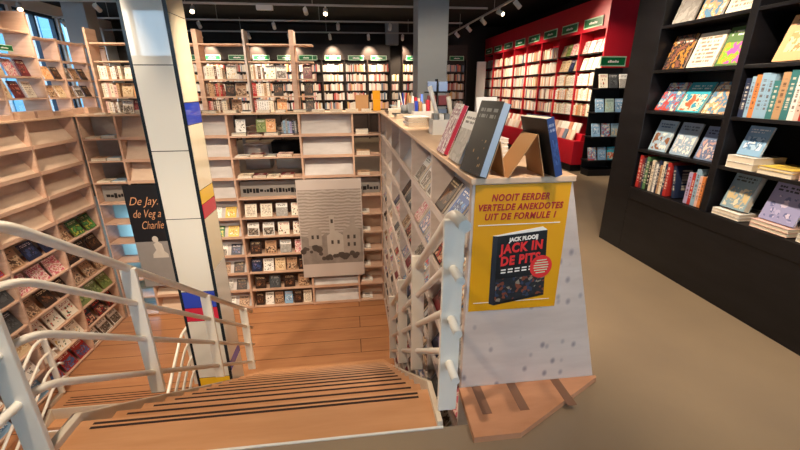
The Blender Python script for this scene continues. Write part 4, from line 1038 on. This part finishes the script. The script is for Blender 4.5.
MB().tube([(0, 0, 0), (0, 0, .11)], .05, 16).build('cup', 'grey_plastic', pp, smooth=True)
for k in range(6):
    a = k * 1.05
    MB().tube([(.025 * math.cos(a), .025 * math.sin(a), .1), (.06 * math.cos(a), .06 * math.sin(a), .26)], .008, 8).build('pen', ('kraft', 'hot_red', 'black', 'white', 'col_blue', 'wicker')[k], pp)
rk = thing('gift_display', 'dark wire display of pale blue boxes behind the counter', 'display', (1.40, 6.6, 0))
MB().box(-.055, .055, -.15, .15, 0, .05).build('foot', 'charcoal', rk); MB().box(-.02, .02, -.02, .02, .05, 1.75).build('pole', 'charcoal', rk)
for k in range(3): MB().box(-.2, .2, -.12, -.021, 1.12 + .21 * k, 1.14 + .21 * k).build('tray', 'charcoal', rk)
for k in range(3):
    for j in range(2):
        o = MB().box(-.07, .07, -.03, .03, 0, .15).build('gift_box', ['blue_box', 'red_box', 'teal_box'][k] if False else plain('gift_box_paper', ['5c6c88', '6c3038', '7c94c0'][k], .5), bevel=.004)
        o.location = (1.40 - .09 + .18 * j, 6.53, 1.1405 + .21 * k); tag(o, '%s gift box, %s in the %s tray of the dark display' % (['slate blue', 'dark red', 'pale blue'][k], ORD[j], ['lowest', 'middle', 'top'][k]), 'box', 'gift boxes on the dark display')

# ---------------------------------------------------------------- window shelves above the long counter
def rack(label, x, y0, y1, zs, posts, depth=.3, top=None, backs=()):
    o = thing('open_shelf_rack', label, 'shelf', (x, y0, 0), R(90))
    for p in posts: MB().box(p - .018, p + .018, 0, depth, CT, top or zs[-1]).build('post', 'pine', o)
    for z in zs:
        for a, b in zip(posts, posts[1:]): MB().box(a + .0185, b - .0185, .003, depth - .003, z - .022, z).build('shelf', 'pine_h', o)
    return o
rack('deep pine shelf rack on the long counter near the windows', -4.68, 4.6, 7.06, [1.50, 1.80, 2.09, 2.42], [.018, .85, 1.65, 2.44], .36, 2.70)
rack('slim pine shelf rack on the long counter in front of the windows', -4.82, 7.10, 9.2, [1.49, 1.78, 2.08, 2.40], [.018, .70, 1.40, 2.08], .24, 2.42)
L1 = frame(-4.68, 4.6, 0, R(90)); L2 = frame(-4.82, 7.10, 0, R(90))
o = MB().box(.87, 2.42, .34, .355, 2.425, 2.69).build('back_board', 'pine', bpy.data.objects['open_shelf_rack.001'])
for i, z in enumerate((1.50, 1.80)):
    for j in range(6):
        c = rnd.choice(('dark_brown', 'sand', 'tan_photo', 'pink_floral', 'maroon', 'cream_text', 'yellow_cream'))
        put_book('hardback', .17, .24, .02, COV[c], L1 @ T(1.0 + j * .235 + (.08 if j > 2 else 0), .08, z + .006) @ lean(16), '%s book, %s along the %s of the deep window rack' % (DW[c], ORD[j], ('lower shelf', 'upper shelf')[i]), 'covers facing out on the window racks')
    for j in range(6):
        c = rnd.choice(('dark_brown', 'orange', 'tan_photo', 'sand', 'grey', 'white_photo'))
        put_book('hardback', .18, .2, .02, COV[c], L2 @ T((.135, .36, .575, .82, 1.05, 1.27)[j], .03, (1.49, 1.78)[i] + .0075) @ lean(20), '%s book, %s along the %s of the slim window rack' % (DW[c], ORD[j], ('lower shelf', 'upper shelf')[i]), 'covers facing out on the window racks')
sign((-4.672, 6.45, 2.16), R(90), .3, .08, 'small green sign on the deep window rack', None)
for k, y in enumerate((4.9, 5.25, 5.66, 6.05, 6.45, 6.83, 7.30, 7.61, 8.0, 8.32)):
    o = MB().box(-.148, .148, -.09, .09, 0, .10 if k % 3 else .07).build('wooden_box', 'pine' if k % 2 else 'pine_h', bevel=.003); o.location = (-4.74 if k % 2 else -4.72, y, CT + .0005); o.rotation_euler = (0, 0, R(90))
    tag(o, 'pale wooden box on the long window counter, %s from the camera side' % ORD[k], 'box', 'wooden boxes on the window counter')

# ---------------------------------------------------------------- ceiling tracks and spots
def lamp(loc, target, watts, size=80, blend=.6, col=(1.0, .80, .58), rad=.05):
    li = bpy.data.lights.new('spot_lamp', 'SPOT'); li.energy = watts * SPOT_W; li.spot_size = R(size); li.spot_blend = blend; li.color = col; li.shadow_soft_size = rad
    o = bpy.data.objects.new('spot_lamp', li); C.objects.link(o); o.location = loc
    o.rotation_euler = (Vector(target) - Vector(loc)).to_track_quat('-Z', 'Y').to_euler()
    return o
def track(label, a, b):
    o = thing('ceiling_track', label, 'track', a)
    d = Vector(b) - Vector(a); n = Vector((-d.y, d.x, 0)).normalized() * .02
    h = Vector((0, 0, .035))
    MB().hexa([-n, d - n, d + n, n, -n + h, d - n + h, d + n + h, n + h]).build('rail', 'track', o)
    L = d.length; k = max(2, int(L / 3) + 1)
    for i in range(k):
        p = d * ((i + .5) / k)
        MB().tube([p + h, p + Vector((0, 0, CEIL - a[2]))], .006, 6).build('hanger', 'track', o)
    return o
TZ = 3.2
track('longest grey ceiling track, closest to the stairwell', (-6.8, 9.1, TZ), (3.0, 9.1, TZ)); track('grey ceiling track second from the stairwell', (-6.8, 11.1, TZ), (3.0, 11.1, TZ)); track('grey ceiling track along the far wall bookcases', (-6.8, 13.15, TZ), (3.1, 13.15, TZ))
track('grey ceiling track running along the red bookcase', (3.2, 5.0, TZ), (3.2, 13.5, TZ))
track('grey ceiling track above the stairwell', (-5.0, 4.2, TZ + .1), (1.6, 4.2, TZ + .1)); track('grey ceiling track above the stair head', (-5.0, 1.0, TZ + .1), (2.0, 1.0, TZ + .1)); track('grey ceiling track above the black bookcase aisle', (1.7, -2, TZ), (1.7, 6.6, TZ))  # tracks out of view, added to carry lamps for stairs and aisle
def spot(x, y, target, label, watts, lit=True, z=TZ, size=70, **kw):
    o = thing('track_spot', label, 'spotlight', (x, y, z), 0, 'ceiling spotlights')
    p = Vector((0, 0, -.09)); d = (Vector(target) - Vector((x, y, z - .09))).normalized()
    MB().tube([(0, 0, -.001), (0, 0, -.05)], .012, 8).build('stem', 'white_metal', o)
    MB().tube([p - d * .06, p + d * .10], .045, 14).build('head', 'white_metal', o, smooth=True)
    MB().tube([p + d * .1005, p + d * .104], .036, 14).build('lens', 'lens' if lit else 'white_metal', o)
    if watts: lamp(Vector((x, y, z)) + p + d * .13, target, watts, size, **kw)
SL = 'white spotlight on the %s ceiling track, %s from the window side'
i = 0
for x, t, w in ((-4.75, (-4.7, 13.9, .8), 0), (-3.0, (-2.4, 5.0, 0.0), 220), (-.82, (-.6, 13.5, 1.5), 0), (-.42, (-.35, 5.5, 0.2), 220), (-6.1, (-4.6, 7.0, .6), 240)):
    spot(x, 9.1, t, SL % ('stairwell-side', ORD[[1, 2, 3, 4, 0][i]]), w, lit=w > 0); i += 1
for k, x in enumerate((-6.6, -4.9, -3.57, -1.8, -.22, 1.1)): spot(x, 11.1, (x, 13.8, 1.2), SL % ('second', ORD[k]), 130, lit=False)
for k, x in enumerate((-5.6, -4.24, -2.88, -1.72, -.52, .64, 1.69, 2.6)): spot(x, 13.15, (x + .05, 13.72, 2.55), SL % ('far', ORD[k]), 170, lit=False, size=58)
for k, y in enumerate((12.4, 11.2, 10.0, 8.9, 8.0, 7.0, 6.0)):
    spot(3.2, y, (4.75, y + (.1 if k != 3 else -2.5), 1.7), 'white spotlight on the red bookcase track, %s from the far wall' % ORD[k], 150, lit=k == 3)
for k, x in enumerate((-3.9, -2.6, -1.0, .5)): spot(x, 4.2, [(-4.6, 5.6, -1.2), (-2.6, 6.9, -2.2), (-1.4, 7.2, -2.0), (.2, 6.4, -1.8)][k], 'white spotlight above the stairwell, %s from the window side' % ORD[k], [330, 300, 300, 200][k], z=TZ + .1, size=75)  # lamps added out of view to light the stairwell
for k, x in enumerate((-3.2, -1.2, .9)): spot(x, 1.0, [(-3.9, 4.6, -2), (-.6, 3.2, -1.0), (.5, 4.2, 0)][k], 'white spotlight above the stair head, %s from the window side' % ORD[k], [260, 220, 160][k], z=TZ + .1, size=75)  # added overhead lamps that brighten the stairs
for k, y in enumerate((-1.2, .6, 2.0, 3.4, 5.2)): spot(1.7, y, [(2.0, -.6, 0), (2.5, 1.5, .6), (2.8, 2.4, 1.0), (2.5, 3.4, .7), (1.9, 7.6, 0.8)][k], 'white spotlight over the black bookcase aisle, %s from the stair head' % ORD[k], [70, 95, 120, 120, 150][k], size=95)  # aisle floor and black bookcase are brightened by these added lamps
track('grey ceiling track above the middle of the stairwell', (-5.0, 5.9, TZ + .1), (1.6, 5.9, TZ + .1))  # track out of view, added for the rack lamps
for k, x in enumerate((-4.3, -3.1, -2.1, -1.1, .1)): spot(x, 5.9, (x + .1, 7.7, 2.05), 'white spotlight facing the pine rack, %s from the window side' % ORD[k], 95, z=TZ + .1, size=52)  # added frontal lamps that brighten the pine rack
for x, y, t, w in ((1.0, 4.2, (-1.7, 4.75, .9), 150), (-1.9, 1.0, (-1.95, 4.5, .3), 90), (1.35, 4.2, (-1.7, 4.75, -.9), 90)):
    spot(x, y, t, 'white spotlight %s' % {1.0: 'turned to the coloured side of the patterned column', -1.9: 'turned to the pale front of the patterned column', 1.35: 'turned down to the foot of the patterned column'}[x], w, z=TZ + .1, size=34)  # lamps added to brighten the faces of the column
for x, y, t, w in ((-2.65, 5.9, (-4.7, 6.6, 1.8), 130), (-3.6, 5.9, (-4.8, 8.1, 1.8), 130)):
    spot(x, y, t, 'white spotlight facing the %s window rack' % ('deep' if x > -3 else 'slim'), w, z=TZ + .1, size=50)  # added lamps that lift the dim covers on the window racks
spot(-.6, 1.0 - 2.2, (-1.47, 1.7, .35), 'white spotlight behind the stair head turned to the cream railing', 30, z=TZ + .1, size=36)  # added lamp that warms the railing posts
track('grey ceiling track behind the stair head', (-1.9, -1.2, TZ + .1), (1.4, -1.2, TZ + .1))  # unseen track put in to hold the railing lamp
eb = MB().box(-.16, .16, -.05, .05, -.09, -.001).build('ceiling_box', 'white_metal', bevel=.008); eb.location = (-1.62, 9.1, TZ); tag(eb, 'small white box hanging from the stairwell-side ceiling track', 'box')
def nest(root_name, child, part):
    for o in list(bpy.context.scene.objects):
        if o.parent is None and o.name.split('.')[0] == root_name:
            ps = [c for c in o.children if c.name.split('.')[0] == part]
            for c in list(o.children):
                if c.name.split('.')[0] == child and ps: c.parent = ps[0]
nest('track_spot', 'lens', 'head'); nest('category_sign', 'lettering', 'face'); nest('lettered_strip', 'lettering', 'board')
nest('hanging_print', 'sky_picture', 'sheet'); nest('hanging_print', 'hillside_picture', 'sheet'); nest('hanging_print', 'building_picture', 'sheet'); nest('hanging_print', 'tree_picture', 'sheet')
nest('banner', 'lettering', 'upper_sheet'); nest('banner', 'figure_picture', 'lower_sheet'); nest('poster', 'badge_print', 'red_badge'); nest('building', 'window', 'wall'); nest('wall_light', 'diffuser', 'frame')
print('books', NB['n'])
